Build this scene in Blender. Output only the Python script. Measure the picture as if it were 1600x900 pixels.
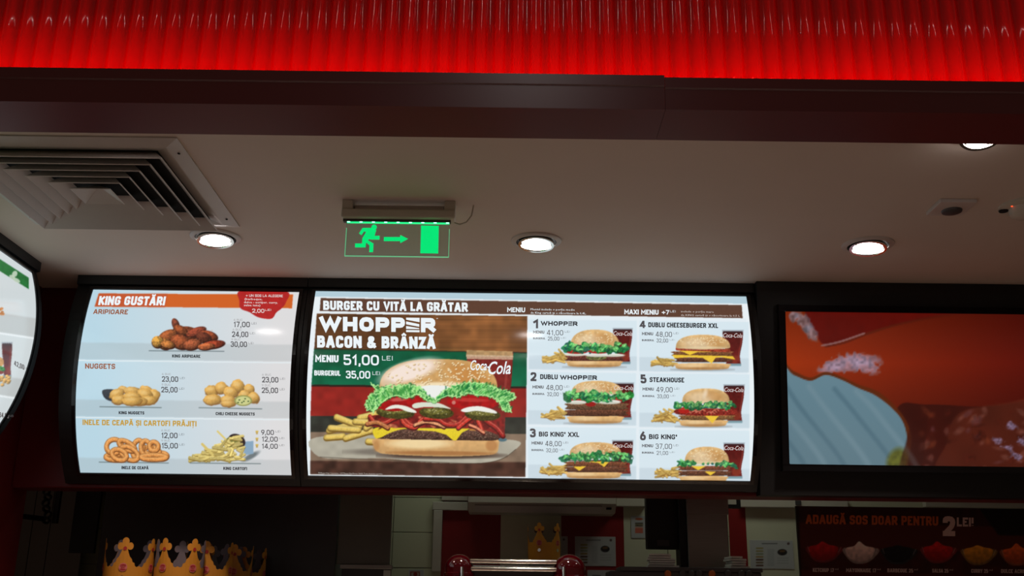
import bpy, bmesh, math, random
import numpy as np
from mathutils import Vector, Matrix
random.seed(7); RNG = np.random.default_rng(11)
for o in list(bpy.data.objects): bpy.data.objects.remove(o)
SC = bpy.context.scene; COL = SC.collection
# ------------------------------------------------------------------ camera
F = 1600.0; PITCH = math.radians(17.3); ROLL = math.radians(0.72); EYE = 1.6
sp, cp = math.sin(PITCH), math.cos(PITCH)
_R0 = np.array([1., 0, 0]); _U0 = np.array([0, -sp, cp]); FW = np.array([0, cp, sp])
RT = _R0*math.cos(ROLL)+_U0*math.sin(ROLL); UP = -_R0*math.sin(ROLL)+_U0*math.cos(ROLL)
cam = bpy.data.cameras.new('camera'); camo = bpy.data.objects.new('camera', cam); COL.objects.link(camo)
cam.sensor_width = 36; cam.lens = 36*F/1600; cam.clip_start = .02; cam.clip_end = 60
M = Matrix(((RT[0], UP[0], -FW[0], 0), (RT[1], UP[1], -FW[1], 0), (RT[2], UP[2], -FW[2], EYE), (0, 0, 0, 1)))
camo.matrix_world = M; SC.camera = camo
# ------------------------------------------------------------------ world, exposure, lamps of the hall, added kitchen fill
SC.view_settings.view_transform = 'Standard'; SC.view_settings.look = 'None'
SC.view_settings.gamma = 1; SC.view_settings.exposure = 0.0; SC.view_settings.use_curve_mapping = False
w = bpy.data.worlds.new('world'); SC.world = w; w.use_nodes = True
w.node_tree.nodes['Background'].inputs[0].default_value = (1.0, .66, .52, 1)
w.node_tree.nodes['Background'].inputs[1].default_value = .06
def area(name, loc, rot, sx, sy, e, col):
    l = bpy.data.lights.new(name, 'AREA'); l.shape = 'RECTANGLE'; l.size = sx; l.size_y = sy; l.energy = e; l.color = col
    o = bpy.data.objects.new(name, l); COL.objects.link(o); o.location = loc; o.rotation_euler = rot; return o
area('hall_lamp', (.05, .74, 3.10), (0, 0, 0), .008, 1.0, 1.15, (1, .93, .9))
area('kitchen_fill', (.9, 4.1, 2.62), (0, 0, 0), .5, .2, 1.9, (.93, 1, .85))  # added fill light for the kitchen walls, no fixture there
area('kitchen_fill', (-.15, 4.25, 2.62), (0, 0, 0), .5, .2, 1.1, (.90, 1, .86))  # second added fill, brightens the left part of the kitchen
area('trough_lamp', (0, 1.682, EYE+.8785), (math.pi, 0, 0), 5.1, .014, 5.2, (1, .03, .025))
# ------------------------------------------------------------------ helpers
def ray(x, y):
    x = np.asarray(x, float); y = np.asarray(y, float)
    return (x[..., None]-800)*RT + (450-y[..., None])*UP + F*FW          # relative to the eye
def at(px, py, Y):                       # point on the plane y = Y
    d = ray(px, py); t = Y/d[1]; return Vector((d[0]*t, Y, EYE+d[2]*t))
def atz(px, py, z):                      # point on the plane z = z (world)
    d = ray(px, py); t = (z-EYE)/d[2]; return Vector((d[0]*t, d[1]*t, z))
def project(P):
    P = P-np.array([0, 0, EYE]); c = P@FW
    return 800+F*(P@RT)/c, 450-F*(P@UP)/c
def s2l(c):
    c = np.asarray(c, float); return np.where(c <= .04045, c/12.92, ((c+.055)/1.055)**2.4)
def rgb(r, g, b): return tuple(float(v) for v in s2l(np.array([r, g, b])/255.))
MATS = {}
def mat(name, col, rough=.6, metal=0, spec=.5, noise=0, nscale=20, bump=0, emit=None, estr=0, alpha=1, stretch=None):
    m = bpy.data.materials.new(name); m.use_nodes = True; nt = m.node_tree; b = nt.nodes['Principled BSDF']
    b.inputs['Base Color'].default_value = (*col, 1); b.inputs['Roughness'].default_value = rough
    b.inputs['Metallic'].default_value = metal; b.inputs['Specular IOR Level'].default_value = spec
    if emit: b.inputs['Emission Color'].default_value = (*emit, 1); b.inputs['Emission Strength'].default_value = estr
    if alpha < 1: b.inputs['Alpha'].default_value = alpha
    if noise or bump:
        tc = nt.nodes.new('ShaderNodeTexCoord'); n = nt.nodes.new('ShaderNodeTexNoise'); n.inputs['Scale'].default_value = nscale; n.inputs['Detail'].default_value = 5
        if stretch:
            mp = nt.nodes.new('ShaderNodeMapping'); mp.inputs['Scale'].default_value = stretch
            nt.links.new(tc.outputs['Object'], mp.inputs[0]); nt.links.new(mp.outputs[0], n.inputs['Vector'])
        else: nt.links.new(tc.outputs['Object'], n.inputs['Vector'])
        if noise:
            mx = nt.nodes.new('ShaderNodeMix'); mx.data_type = 'RGBA'
            mx.inputs[6].default_value = (*[c*(1-noise) for c in col], 1); mx.inputs[7].default_value = (*[min(1, c*(1+noise)) for c in col], 1)
            nt.links.new(n.outputs['Fac'], mx.inputs[0]); nt.links.new(mx.outputs[2], b.inputs['Base Color'])
        if bump:
            bp = nt.nodes.new('ShaderNodeBump'); bp.inputs['Strength'].default_value = bump; bp.inputs['Distance'].default_value = .002
            nt.links.new(n.outputs['Fac'], bp.inputs['Height']); nt.links.new(bp.outputs[0], b.inputs['Normal'])
    MATS[name] = m; return m
def print_mat(name, strength, rough=.07, spec=.5, lit=False):
    m = bpy.data.materials.new(name); m.use_nodes = True; nt = m.node_tree; b = nt.nodes['Principled BSDF']
    a = nt.nodes.new('ShaderNodeVertexColor'); a.layer_name = 'Col'
    b.inputs['Roughness'].default_value = rough; b.inputs['Specular IOR Level'].default_value = spec
    if lit: nt.links.new(a.outputs[0], b.inputs['Base Color'])
    else:
        b.inputs['Base Color'].default_value = (.03, .03, .03, 1)
        nt.links.new(a.outputs[0], b.inputs['Emission Color']); b.inputs['Emission Strength'].default_value = strength
    return m
def link(name, me, m=None, parent=None):
    o = bpy.data.objects.new(name, me); COL.objects.link(o)
    if m is not None:
        for k in (m if isinstance(m, (list, tuple)) else [m]): me.materials.append(k)
    if parent: o.parent = parent; o.matrix_parent_inverse = parent.matrix_world.inverted()
    return o
def frombm(name, bm, m, parent=None, smooth=False):
    bmesh.ops.recalc_face_normals(bm, faces=bm.faces)
    me = bpy.data.meshes.new(name); bm.to_mesh(me); bm.free()
    if smooth:
        me.polygons.foreach_set('use_smooth', [True]*len(me.polygons))
        me.set_sharp_from_angle(angle=math.radians(35))
    return link(name, me, m, parent)
def tag(o, label, cat, group=None):
    o['label'] = label; o['category'] = cat
    if group: o['group'] = group
    return o
def empty(name, loc, label=None, cat=None, group=None):
    o = bpy.data.objects.new(name, None); COL.objects.link(o); o.location = loc; o.empty_display_size = .05
    o.matrix_world = Matrix.Translation(loc)
    if label: tag(o, label, cat, group)
    return o
def box_bm(bm, lo, hi, bev=0, mi=0):
    r = bmesh.ops.create_cube(bm, size=1)
    vs = r['verts']
    for v in vs: v.co = Vector([lo[i]+(v.co[i]+.5)*(hi[i]-lo[i]) for i in range(3)])
    fs = {f for v in vs for f in v.link_faces}
    for f in fs: f.material_index = mi
    if bev:
        es = {e for v in vs for e in v.link_edges}
        bmesh.ops.bevel(bm, geom=list(es), offset=bev, segments=2, affect='EDGES', profile=.5, clamp_overlap=True)
def box(name, lo, hi, m, parent=None, bev=.002):
    bm = bmesh.new(); box_bm(bm, lo, hi, bev); return frombm(name, bm, m, parent)
def prism(name, prof, axis, a0, a1, m, parent=None, smooth=False, bev=0):
    """prof: closed list of 2D points; axis 'x' -> (y,z) profile; 'y' -> (x,z); 'z' -> (x,y)"""
    bm = bmesh.new()
    def P(p, a): return {'x': (a, p[0], p[1]), 'y': (p[0], a, p[1]), 'z': (p[0], p[1], a)}[axis]
    A = [bm.verts.new(P(p, a0)) for p in prof]; B = [bm.verts.new(P(p, a1)) for p in prof]; n = len(prof)
    bm.faces.new(A); bm.faces.new(B[::-1])
    for i in range(n): bm.faces.new((A[i], B[i], B[(i+1) % n], A[(i+1) % n]))
    if bev: bmesh.ops.bevel(bm, geom=list(bm.edges), offset=bev, segments=2, affect='EDGES', clamp_overlap=True)
    return frombm(name, bm, m, parent, smooth)
def lathe_bm(bm, prof, c, n=40, mi=0, rot=None):
    rings = []
    for r, z in prof:
        ring = []
        for k in range(n):
            a = 2*math.pi*k/n; v = Vector((r*math.cos(a), r*math.sin(a), z))
            if rot is not None: v = rot@v
            ring.append(bm.verts.new(v+Vector(c)))
        rings.append(ring)
    for A, B in zip(rings, rings[1:]):
        for k in range(n):
            f = bm.faces.new((A[k], A[(k+1) % n], B[(k+1) % n], B[k])); f.material_index = mi
    return rings
def lathe(name, prof, c, m, parent=None, n=40, cap=(False, False), rot=None):
    bm = bmesh.new(); rg = lathe_bm(bm, prof, c, n, 0, rot)
    if cap[0]: bm.faces.new(rg[0])
    if cap[1]: bm.faces.new(rg[-1])
    return frombm(name, bm, m, parent, True)
def tube(name, pts, r, m, parent=None, n=10):
    bm = bmesh.new(); pts = [Vector(p) for p in pts]; rings = []
    for i, p in enumerate(pts):
        t = (pts[min(i+1, len(pts)-1)]-pts[max(i-1, 0)]).normalized()
        a = t.orthogonal().normalized() if i == 0 else (prev-t*prev.dot(t)).normalized()
        prev = a; b = t.cross(a)
        rings.append([bm.verts.new(p+r*(a*math.cos(2*math.pi*k/n)+b*math.sin(2*math.pi*k/n))) for k in range(n)])
    for A, B in zip(rings, rings[1:]):
        for k in range(n): bm.faces.new((A[k], A[(k+1) % n], B[(k+1) % n], B[k]))
    bm.faces.new(rings[0]); bm.faces.new(rings[-1])
    return frombm(name, bm, m, parent, True)
def copy_tree(o, parent=None):
    c = o.copy(); COL.objects.link(c)
    if parent: c.parent = parent
    for ch in list(o.children): copy_tree(ch, c)
    return c
# ------------------------------------------------------------------ materials
CEIL = mat('painted_plaster', rgb(205, 190, 178), .75, noise=.03, nscale=6, bump=.05)
REDW = mat('red_wall_paint', (.13, .004, .005), .5, noise=.1, nscale=8)
REDG = mat('red_gloss_beam', (.12, .006, .008), .36, noise=.06, nscale=5, spec=.9)
CORR = mat('red_corrugated_metal', (.58, .003, .004), .08, noise=.05, nscale=3, metal=0, spec=.6)
BLACK = mat('black_housing', (.003, .003, .0035), .5, bump=.03, nscale=200)
BLACKG = mat('black_gloss', (.004, .004, .005), .15)
VENTM = mat('vent_painted_metal', rgb(190, 182, 176), .4, noise=.04, nscale=30)
DARK = mat('dark_void', (.004, .004, .004), .9)
WHITEP = mat('white_plastic', rgb(190, 184, 170), .45, noise=.03, nscale=30)
CREAMW = mat('kitchen_wall', rgb(196, 196, 170), .55, noise=.05, nscale=9)
TILE = mat('glazed_tile', rgb(196, 198, 168), .3, noise=.06, nscale=4)
GROUT = mat('grout', rgb(150, 150, 130), .8)
REDT = mat('red_wall_panel', (.23, .01, .01), .4, noise=.08, nscale=12)
STEEL = mat('brushed_steel', (.32, .30, .27), .38, metal=.85, noise=.15, nscale=10, stretch=(1, 1, 40))
DSTEEL = mat('dark_steel', (.07, .065, .065), .5, metal=.3, noise=.2, nscale=6)
SMOKE = mat('smoked_screen', (.16, .15, .12), .4, noise=.2, nscale=5)
CHROME = mat('chrome', (.8, .78, .72), .12, metal=1)
REDMACH = mat('red_lacquer', (.045, .001, .003), .06, spec=.7)
PAPER = mat('paper', rgb(215, 215, 205), .7, noise=.02, nscale=10)
GOLD = mat('gold_card', rgb(205, 135, 42), .45, noise=.1, nscale=14)
GOLD2 = mat('gold_card_edge', rgb(240, 190, 95), .45)
CARDBACK = mat('grey_card_back', rgb(120, 105, 110), .7)
PINK = mat('pink_emblem', rgb(205, 110, 105), .5)
REDINK = mat('red_ink', rgb(170, 40, 40), .5)
FLOORM = mat('floor_tiles', (.42, .27, .19), .4, noise=.15, nscale=8)
LAMP = mat('lamp_glow', (.9, .9, .9), .4, emit=(1, .93, .90), estr=22)
LEDRED = mat('red_led', (.5, 0, 0), .5, emit=(1, .02, .03), estr=.6)
LEDGREEN = mat('green_led', (0, .5, .2), .5, emit=(.02, 1, .3), estr=.9)
LEDDOT = mat('green_led_spot', (0, .5, .2), .5, emit=(.25, 1, .55), estr=5)
SIGNG = mat('green_sign_print', (.0, .3, .1), .5, emit=rgb(0, 232, 120), estr=.95)
RIMG = mat('sign_pane_edge', (.2, .4, .3), .3, emit=rgb(90, 200, 140), estr=.7)
GLASS = bpy.data.materials.new('acrylic'); GLASS.use_nodes = True
_b = GLASS.node_tree.nodes['Principled BSDF']; _b.inputs['Base Color'].default_value = (.8, 1, .9, 1); _b.inputs['Roughness'].default_value = .05
_b.inputs['Transmission Weight'].default_value = 1; _b.inputs['IOR'].default_value = 1.01
REDDOT = mat('red_indicator', (.5, .1, 0), .5, emit=(1, .08, .02), estr=2)
ORNG = mat('orange_knob', rgb(190, 95, 30), .4)
BACKLIT = print_mat('backlit_print', 1.0, .16, .5)
SCREEN = print_mat('lcd_screen', .55, .12, .5)
PRINT = print_mat('matt_print', 0, .6, .3, lit=True)
# ------------------------------------------------------------------ setting
ZC = EYE+1.07                                    # ceiling height
def struct(o): o['kind'] = 'structure'; return o
struct(box('ceiling', (-2.9, 1.80, ZC), (3.6, 4.7, ZC+.06), CEIL, bev=0))
struct(box('floor', (-3.4, -3.2, -.05), (3.6, 4.7, 0), FLOORM, bev=0))
struct(box('wall_left', (-1.80, 2.0, 0), (-1.68, 3.62, ZC), REDW, bev=0))
bulk_z0 = at(800, 776.5, 3.62).z
struct(box('trim_1', (-1.68, 3.50, bulk_z0), (3.2, 3.62, ZC), REDW, bev=.004))      # red bulkhead behind the boards
struct(box('wall_right', (3.5, 1.8, 0), (3.6, 4.7, ZC), CREAMW, bev=0))
struct(box('wall_kitchen_left', (-2.9, 3.62, 0), (-2.8, 4.7, ZC), CREAMW, bev=0))
KY = 4.6
wb = struct(box('wall_back', (-2.8, KY, 0), (3.5, KY+.1, ZC), GROUT, bev=0))
# glazed tiles on the kitchen wall (parts of wall_back)
tw, th = .30, .15; z00 = at(640, 832, KY).z-th*4
bm = bmesh.new(); box_bm(bm, (.0015, -.006, .0015), (tw-.0015, 0, th-.0015), .0015)
tme = bpy.data.meshes.new('tile'); bm.to_mesh(tme); bm.free(); tme.materials.append(TILE)
x00 = at(614, 832, KY).x-tw*6
for r in range(8):
    for c in range(15):
        o = bpy.data.objects.new('tile', tme); COL.objects.link(o)
        o.location = (x00+c*tw, KY+.0005*((r*7+c*3) % 3)-.0005, z00+r*th); o.parent = wb
# ------------------------------------------------------------------ red corrugated cladding and the light trough
CY = 1.74
bm = bmesh.new(); pitch = .0352; ns = 12; amp = .0055; x = -2.6; rows = [EYE+.875, EYE+1.1, EYE+1.4, EYE+1.9]
prev = None; n = int(5.2/pitch*ns)
for i in range(n+1):
    ph = 2*math.pi*i/ns; xx = -2.6+i*pitch/ns
    s_ = math.cos(ph); s_ = math.copysign(abs(s_)**.8, s_)
    col = [bm.verts.new((xx, CY-amp*s_, z)) for z in rows]
    if prev:
        for k in range(3): bm.faces.new((prev[k], col[k], col[k+1], prev[k+1]))
    prev = col
o = frombm('corrugated_cladding', bm, CORR, None, True)
md = o.modifiers.new('thick', 'SOLIDIFY'); md.thickness = .001; md.offset = 1
tag(o, 'glossy red corrugated metal cladding above the red beam', 'cladding')
struct(box('wall_front', (-2.9, 1.765, EYE+.87), (3.6, 1.80, EYE+1.9), REDW, bev=0))
jx = at(1038, 120, 1.64).x
def beam(x0, x1, top, lab):
    e = EYE
    prof = [(1.64, e+.853), (1.64, e+top), (1.648, e+top), (1.652, e+.868), (1.742, e+.868), (1.742, e+.855), (1.79, e+.852), (1.79, e+.845)]
    prof = [(1.640, e+.846), (1.640, e+top-.022), (1.637, e+top-.020), (1.637, e+top), (1.650, e+top), (1.650, e+.868), (1.764, e+.868), (1.764, e+.846)]
    t = empty('fascia_beam', ((x0+x1)/2, 1.70, e+.846), lab, 'beam', 'red beam boards under the cladding')
    prism('beam_board', prof, 'x', x0, x1, REDG, t)
    return t
beam(-2.6, jx-.0003, .9125, 'longer glossy dark red beam under the cladding, left of the joint')
beam(jx+.0003, 2.6, .9085, 'shorter glossy dark red beam under the cladding, right of the joint')
t = box('light_strip', (-2.58, 1.672, EYE+.869), (2.58, 1.690, EYE+.877), LEDRED, bev=.001)
tag(t, 'red light strip lying in the trough of the beam, washing the cladding', 'light')
# ------------------------------------------------------------------ ceiling vent
def square_ring(bm, h0, z0, h1, z1, th=.0):
    A = [bm.verts.new((sx*h0, sy*h0, z0)) for sx, sy in ((-1, -1), (1, -1), (1, 1), (-1, 1))]
    B = [bm.verts.new((sx*h1, sy*h1, z1)) for sx, sy in ((-1, -1), (1, -1), (1, 1), (-1, 1))]
    for k in range(4): bm.faces.new((A[k], A[(k+1) % 4], B[(k+1) % 4], B[k]))
def ring_profile(name, prof, c, m, parent):
    bm = bmesh.new(); n_ = len(prof)
    for i in range(n_):
        (h0, z0), (h1, z1) = prof[i], prof[(i+1) % n_]; square_ring(bm, h0, z0, h1, z1)
    bmesh.ops.remove_doubles(bm, verts=bm.verts, dist=1e-6)
    bmesh.ops.translate(bm, verts=bm.verts, vec=c); return frombm(name, bm, m, parent)
pc = Vector((-1.112, 2.548, ZC))
v = empty('ceiling_vent', pc, 'square four way air vent with nested slanted blades in the ceiling', 'vent')
H = .302
ring_profile('frame', [(H, 0), (H, -.004), (H-.036, -.012), (H-.040, -.012), (H-.040, 0)], pc, VENTM, v)
box('duct_shade', (pc.x-H+.041, pc.y-H+.041, pc.z-.0035), (pc.x+H-.041, pc.y+H-.041, pc.z-.0015), DARK, v, 0)  # near-black sheet under the solid ceiling, painted shade of the duct
for k in range(5):
    h = .254-k*.040
    ring_profile('blade', [(h, -.034), (h-.0025, -.0355), (h-.032, -.006), (h-.030, -.0045)], pc, VENTM, v)
ring_profile('blade', [(.262, -.012), (.2625, -.009), (.236, -.004), (.234, -.006)], pc, VENTM, v)
ring_profile('blade', [(.054, -.034), (.052, -.0355), (.004, -.008), (.004, -.004)], pc, VENTM, v)
for sx, sy in ((1, -1), (1, 1), (-1, 1), (-1, -1)):
    for q in (.225,):
        lathe('screw', [(.0035, -.0118), (.003, -.0135)], (pc.x+sx*(H-.018), pc.y+sy*q, pc.z+.003), DARK, v, 10, (True, True))
# ------------------------------------------------------------------ downlights
def downlight(loc, label, tilt):
    d = empty('downlight', loc, label, 'lamp', 'recessed ceiling downlights')
    lathe('trim_ring', [(.060, -.002), (.062, -.007), (.070, -.007), (.0765, -.0035), (.078, 0)], loc, VENTM, d, 48)
    lathe('shade_rim', [(.0595, -.001), (.0595, -.0055), (.061, -.006)], loc, DARK, d, 48)  # ceiling is uncut; near-black rim and disc stand in for a shaded recess
    lathe('shade_disc', [(.0, -.0012), (.0600, -.0012)], loc, DARK, d, 48)
    R = Matrix.Rotation(tilt[0], 4, 'X')@Matrix.Rotation(tilt[1], 4, 'Y')
    lathe('swivel_ring', [(.0445, -.009), (.047, -.016), (.0545, -.016), (.0555, -.010), (.054, -.004)], loc, CHROME, d, 48, rot=R)
    lathe('lens', [(.0, -.0165), (.028, -.0155), (.0435, -.012)], loc, LAMP, d, 40, rot=R)
    lathe('clip', [(.0022, -.0175), (.0022, -.010)], (loc[0]-.046, loc[1]-.03, loc[2]), CHROME, d, 8, (True, True))
    l = bpy.data.lights.new('downlight_beam', 'SPOT'); l.energy = 30; l.color = (1, .82, .70); l.spot_size = math.radians(100); l.spot_blend = .6; l.shadow_soft_size = .04
    lo = bpy.data.objects.new('downlight_beam', l); COL.objects.link(lo); lo.parent = d; lo.location = (0, 0, -.05)
    return d

rowsy = (atz(838, 376, ZC).y, 2.135)
names = [('far row, beside the air vent', 337, 0), ('far row, right of the green exit sign', 838, 0), ('far row, above the burger screen on the right', 1356, 0)]
for nm, px, _ in names: 
    p = atz(px, 376+.012*(px-838), ZC); downlight((p.x, p.y, ZC), 'round white ceiling spotlight in the '+nm, (math.radians(-5), math.radians(-4 if px < 500 else 5 if px > 1000 else 2)))
for nm, X in (('behind the beam above the air vent', -.925), ('barely showing past the beam', .075), ('half hidden by the beam at top right', 1.083)):
    downlight((X, rowsy[1]+(.018 if X > 1 else 0), ZC), 'round white ceiling spotlight of the near row, '+nm, (math.radians(0 if X < 1 else -20), 0))
# ------------------------------------------------------------------ exit sign
a = atz(536, 314, ZC); b = atz(712, 316, ZC); sy = (a.y+b.y)/2; sx0, sx1 = a.x, b.x
def zat(px, py, Y): return at(px, py, Y).z
e = empty('exit_sign', ((sx0+sx1)/2, sy, ZC), 'green lit emergency exit sign with running man, hanging from the ceiling', 'sign')
zb1 = zat(620, 330, sy); zb0 = zat(620, 344, sy)
box('bracket', (sx0, sy-.012, zb1-.002), (sx0+.030, sy+.03, ZC), WHITEP, e, .002)
box('bracket', (sx1-.030, sy-.012, zb1-.002), (sx1, sy+.03, ZC), WHITEP, e, .002)
box('housing', (sx0, sy-.018, zb0+.001), (sx1, sy+.030, zb1), WHITEP, e, .004)
box('lamp_tube', (sx0+.03, sy+.004, zb1+.004), (sx1-.03, sy+.022, zb1+.020), VENTM, e, .004)
box('slot', (sx0+.004, sy-.004, zb0-.006), (sx1-.012, sy+.012, zb0+.0015), DSTEEL, e, .001)
gx0 = at(540, 370, sy).x; gx1 = at(702, 370, sy).x; gz1 = zb0-.004; gz0 = zat(620, 400.5, sy)
box('pane', (gx0, sy, gz0), (gx1, sy+.006, gz1), GLASS, e, .0006)
bm = bmesh.new(); q = .0011
box_bm(bm, (gx0, sy-.0006, gz0), (gx0+q, sy+.0066, gz1-.02)); box_bm(bm, (gx1-q, sy-.0006, gz0), (gx1, sy+.0066, gz1-.02)); box_bm(bm, (gx0, sy-.0006, gz0-.0002), (gx1, sy+.0066, gz0+q*.7))
frombm('pane_edge', bm, RIMG, e)
bm = bmesh.new(); box_bm(bm, (gx0+.001, sy-.001, gz1-.0045), (gx1-.001, sy+.007, gz1-.0015)); frombm('led_row', bm, LEDGREEN, e)
for k in range(9): xx = gx0+.006+(gx1-gx0-.012)*k/8; box('led', (xx-.004, sy-.0014, gz1-.0042), (xx+.004, sy-.0006, gz1-.002), LEDDOT, e, 0)
# pictogram, flat print on the pane (units: crop px of a 1600x693 view -> sign px)
def sgn(pts): return [at(500+x/5.333, 290+y/5.333, sy-.0012) for x, y in pts]
def flat(name, polys, m, parent, th=.0006):
    bm = bmesh.new()
    for P in polys:
        vs = [bm.verts.new(p) for p in P]; f = bm.faces.new(vs)
    bm.normal_update(); bmesh.ops.triangulate(bm, faces=bm.faces)
    return frombm(name, bm, m, parent)
head = [(451+23*math.cos(t), 347+23*math.sin(t)) for t in np.linspace(0, 2*math.pi, 20)[:-1]]
body = [(355, 352), (425, 352), (470, 372), (462, 392), (455, 418), (497, 418), (497, 450), (425, 450), (408, 446), (400, 455), (446, 482), (442, 555), (410, 555), (412, 498), (384, 475), (380, 515), (292, 515), (292, 482), (350, 482), (352, 440), (384, 385), (366, 384), (346, 414), (324, 398)]
arrow = [(532, 428), (668, 428), (668, 411), (735, 444), (668, 480), (668, 463), (532, 463)]
door = [(842, 332), (990, 335), (985, 566), (836, 564)]
flat('running_man', [sgn(head), sgn(body)], SIGNG, e); flat('arrow', [sgn(arrow)], SIGNG, e); flat('door_symbol', [sgn(door)], SIGNG, e)
cp_ = [Vector((sx1-.008, sy+.02, zb0+.004)), Vector((sx1+.012, sy+.02, zb0-.003)), Vector((sx1+.03, sy+.02, zb0+.004)), Vector((sx1+.044, sy+.02, zb0+.024)), Vector((sx1+.049, sy+.02, ZC))]
tube('cable', cp_, .0022, WHITEP, e)
# ------------------------------------------------------------------ ceiling sensors
p0 = atz(1470, 310, ZC); p1 = atz(1522, 332, ZC)
s = empty('ceiling_sensor', ((p0.x+p1.x)/2, (p0.y+p1.y)/2, ZC), 'small square white ceiling sensor with round grey lens', 'sensor')
cx, cyy = p0.x+.048, p0.y+.050
box('plate', (cx-.05, cyy-.05, ZC-.011), (cx+.05, cyy+.05, ZC), VENTM, s, .002)
lathe('lens', [(.028, -.010), (.026, -.016), (.016, -.020), (0, -.021)], (cx+.005, cyy+.01, ZC), DSTEEL, s, 28)
p = atz(1601, 321, ZC)
s = empty('smoke_detector', (p.x, p.y, ZC), 'round white smoke detector at the right edge of the ceiling', 'detector')
lathe('base', [(.068, 0), (.068, -.006), (.060, -.010), (0, -.010)], (p.x, p.y, ZC), WHITEP, s, 40)
lathe('dome', [(.044, -.009), (.040, -.026), (.03, -.034), (0, -.036)], (p.x, p.y, ZC), WHITEP, s, 32)
lathe('sensor_window', [(.013, -.0075), (.012, -.011), (0, -.011)], (p.x-.052, p.y+.016, ZC-.002), DARK, s, 20)
lathe('indicator', [(.003, -.010), (0, -.013)], (p.x-.045, p.y-.018, ZC), REDDOT, s, 10)
# ================================================================== flat print painter (poster and screen pictures)
def vnoise(h, w_, cell, seed):
    r = np.random.default_rng(seed); gh, gw = int(h/cell)+3, int(w_/cell)+3
    g = r.random((gh, gw)); ys = np.arange(h)/cell; xs = np.arange(w_)/cell
    yi = ys.astype(int); xi = xs.astype(int); fy = ys-yi; fx = xs-xi
    fy = (fy*fy*(3-2*fy))[:, None]; fx = (fx*fx*(3-2*fx))[None]
    a_ = g[np.ix_(yi, xi)]; b_ = g[np.ix_(yi, xi+1)]; c_ = g[np.ix_(yi+1, xi)]; d_ = g[np.ix_(yi+1, xi+1)]
    return (a_*(1-fx)+b_*fx)*(1-fy)+(c_*(1-fx)+d_*fx)*fy-.5
def smooth(pts, n=8, closed=True):
    P = np.array(pts, float); N = len(P); out = []
    for i in range(N if closed else N-1):
        if closed: p0, p1, p2, p3 = P[(i-1) % N], P[i], P[(i+1) % N], P[(i+2) % N]
        else: p0, p1, p2, p3 = P[max(i-1, 0)], P[i], P[i+1], P[min(i+2, N-1)]
        for t in np.linspace(0, 1, n, endpoint=False):
            out.append(.5*((2*p1)+(-p0+p2)*t+(2*p0-5*p1+4*p2-p3)*t*t+(-p0+3*p1-3*p2+p3)*t**3))
    if not closed: out.append(P[-1])
    return np.array(out)
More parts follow.
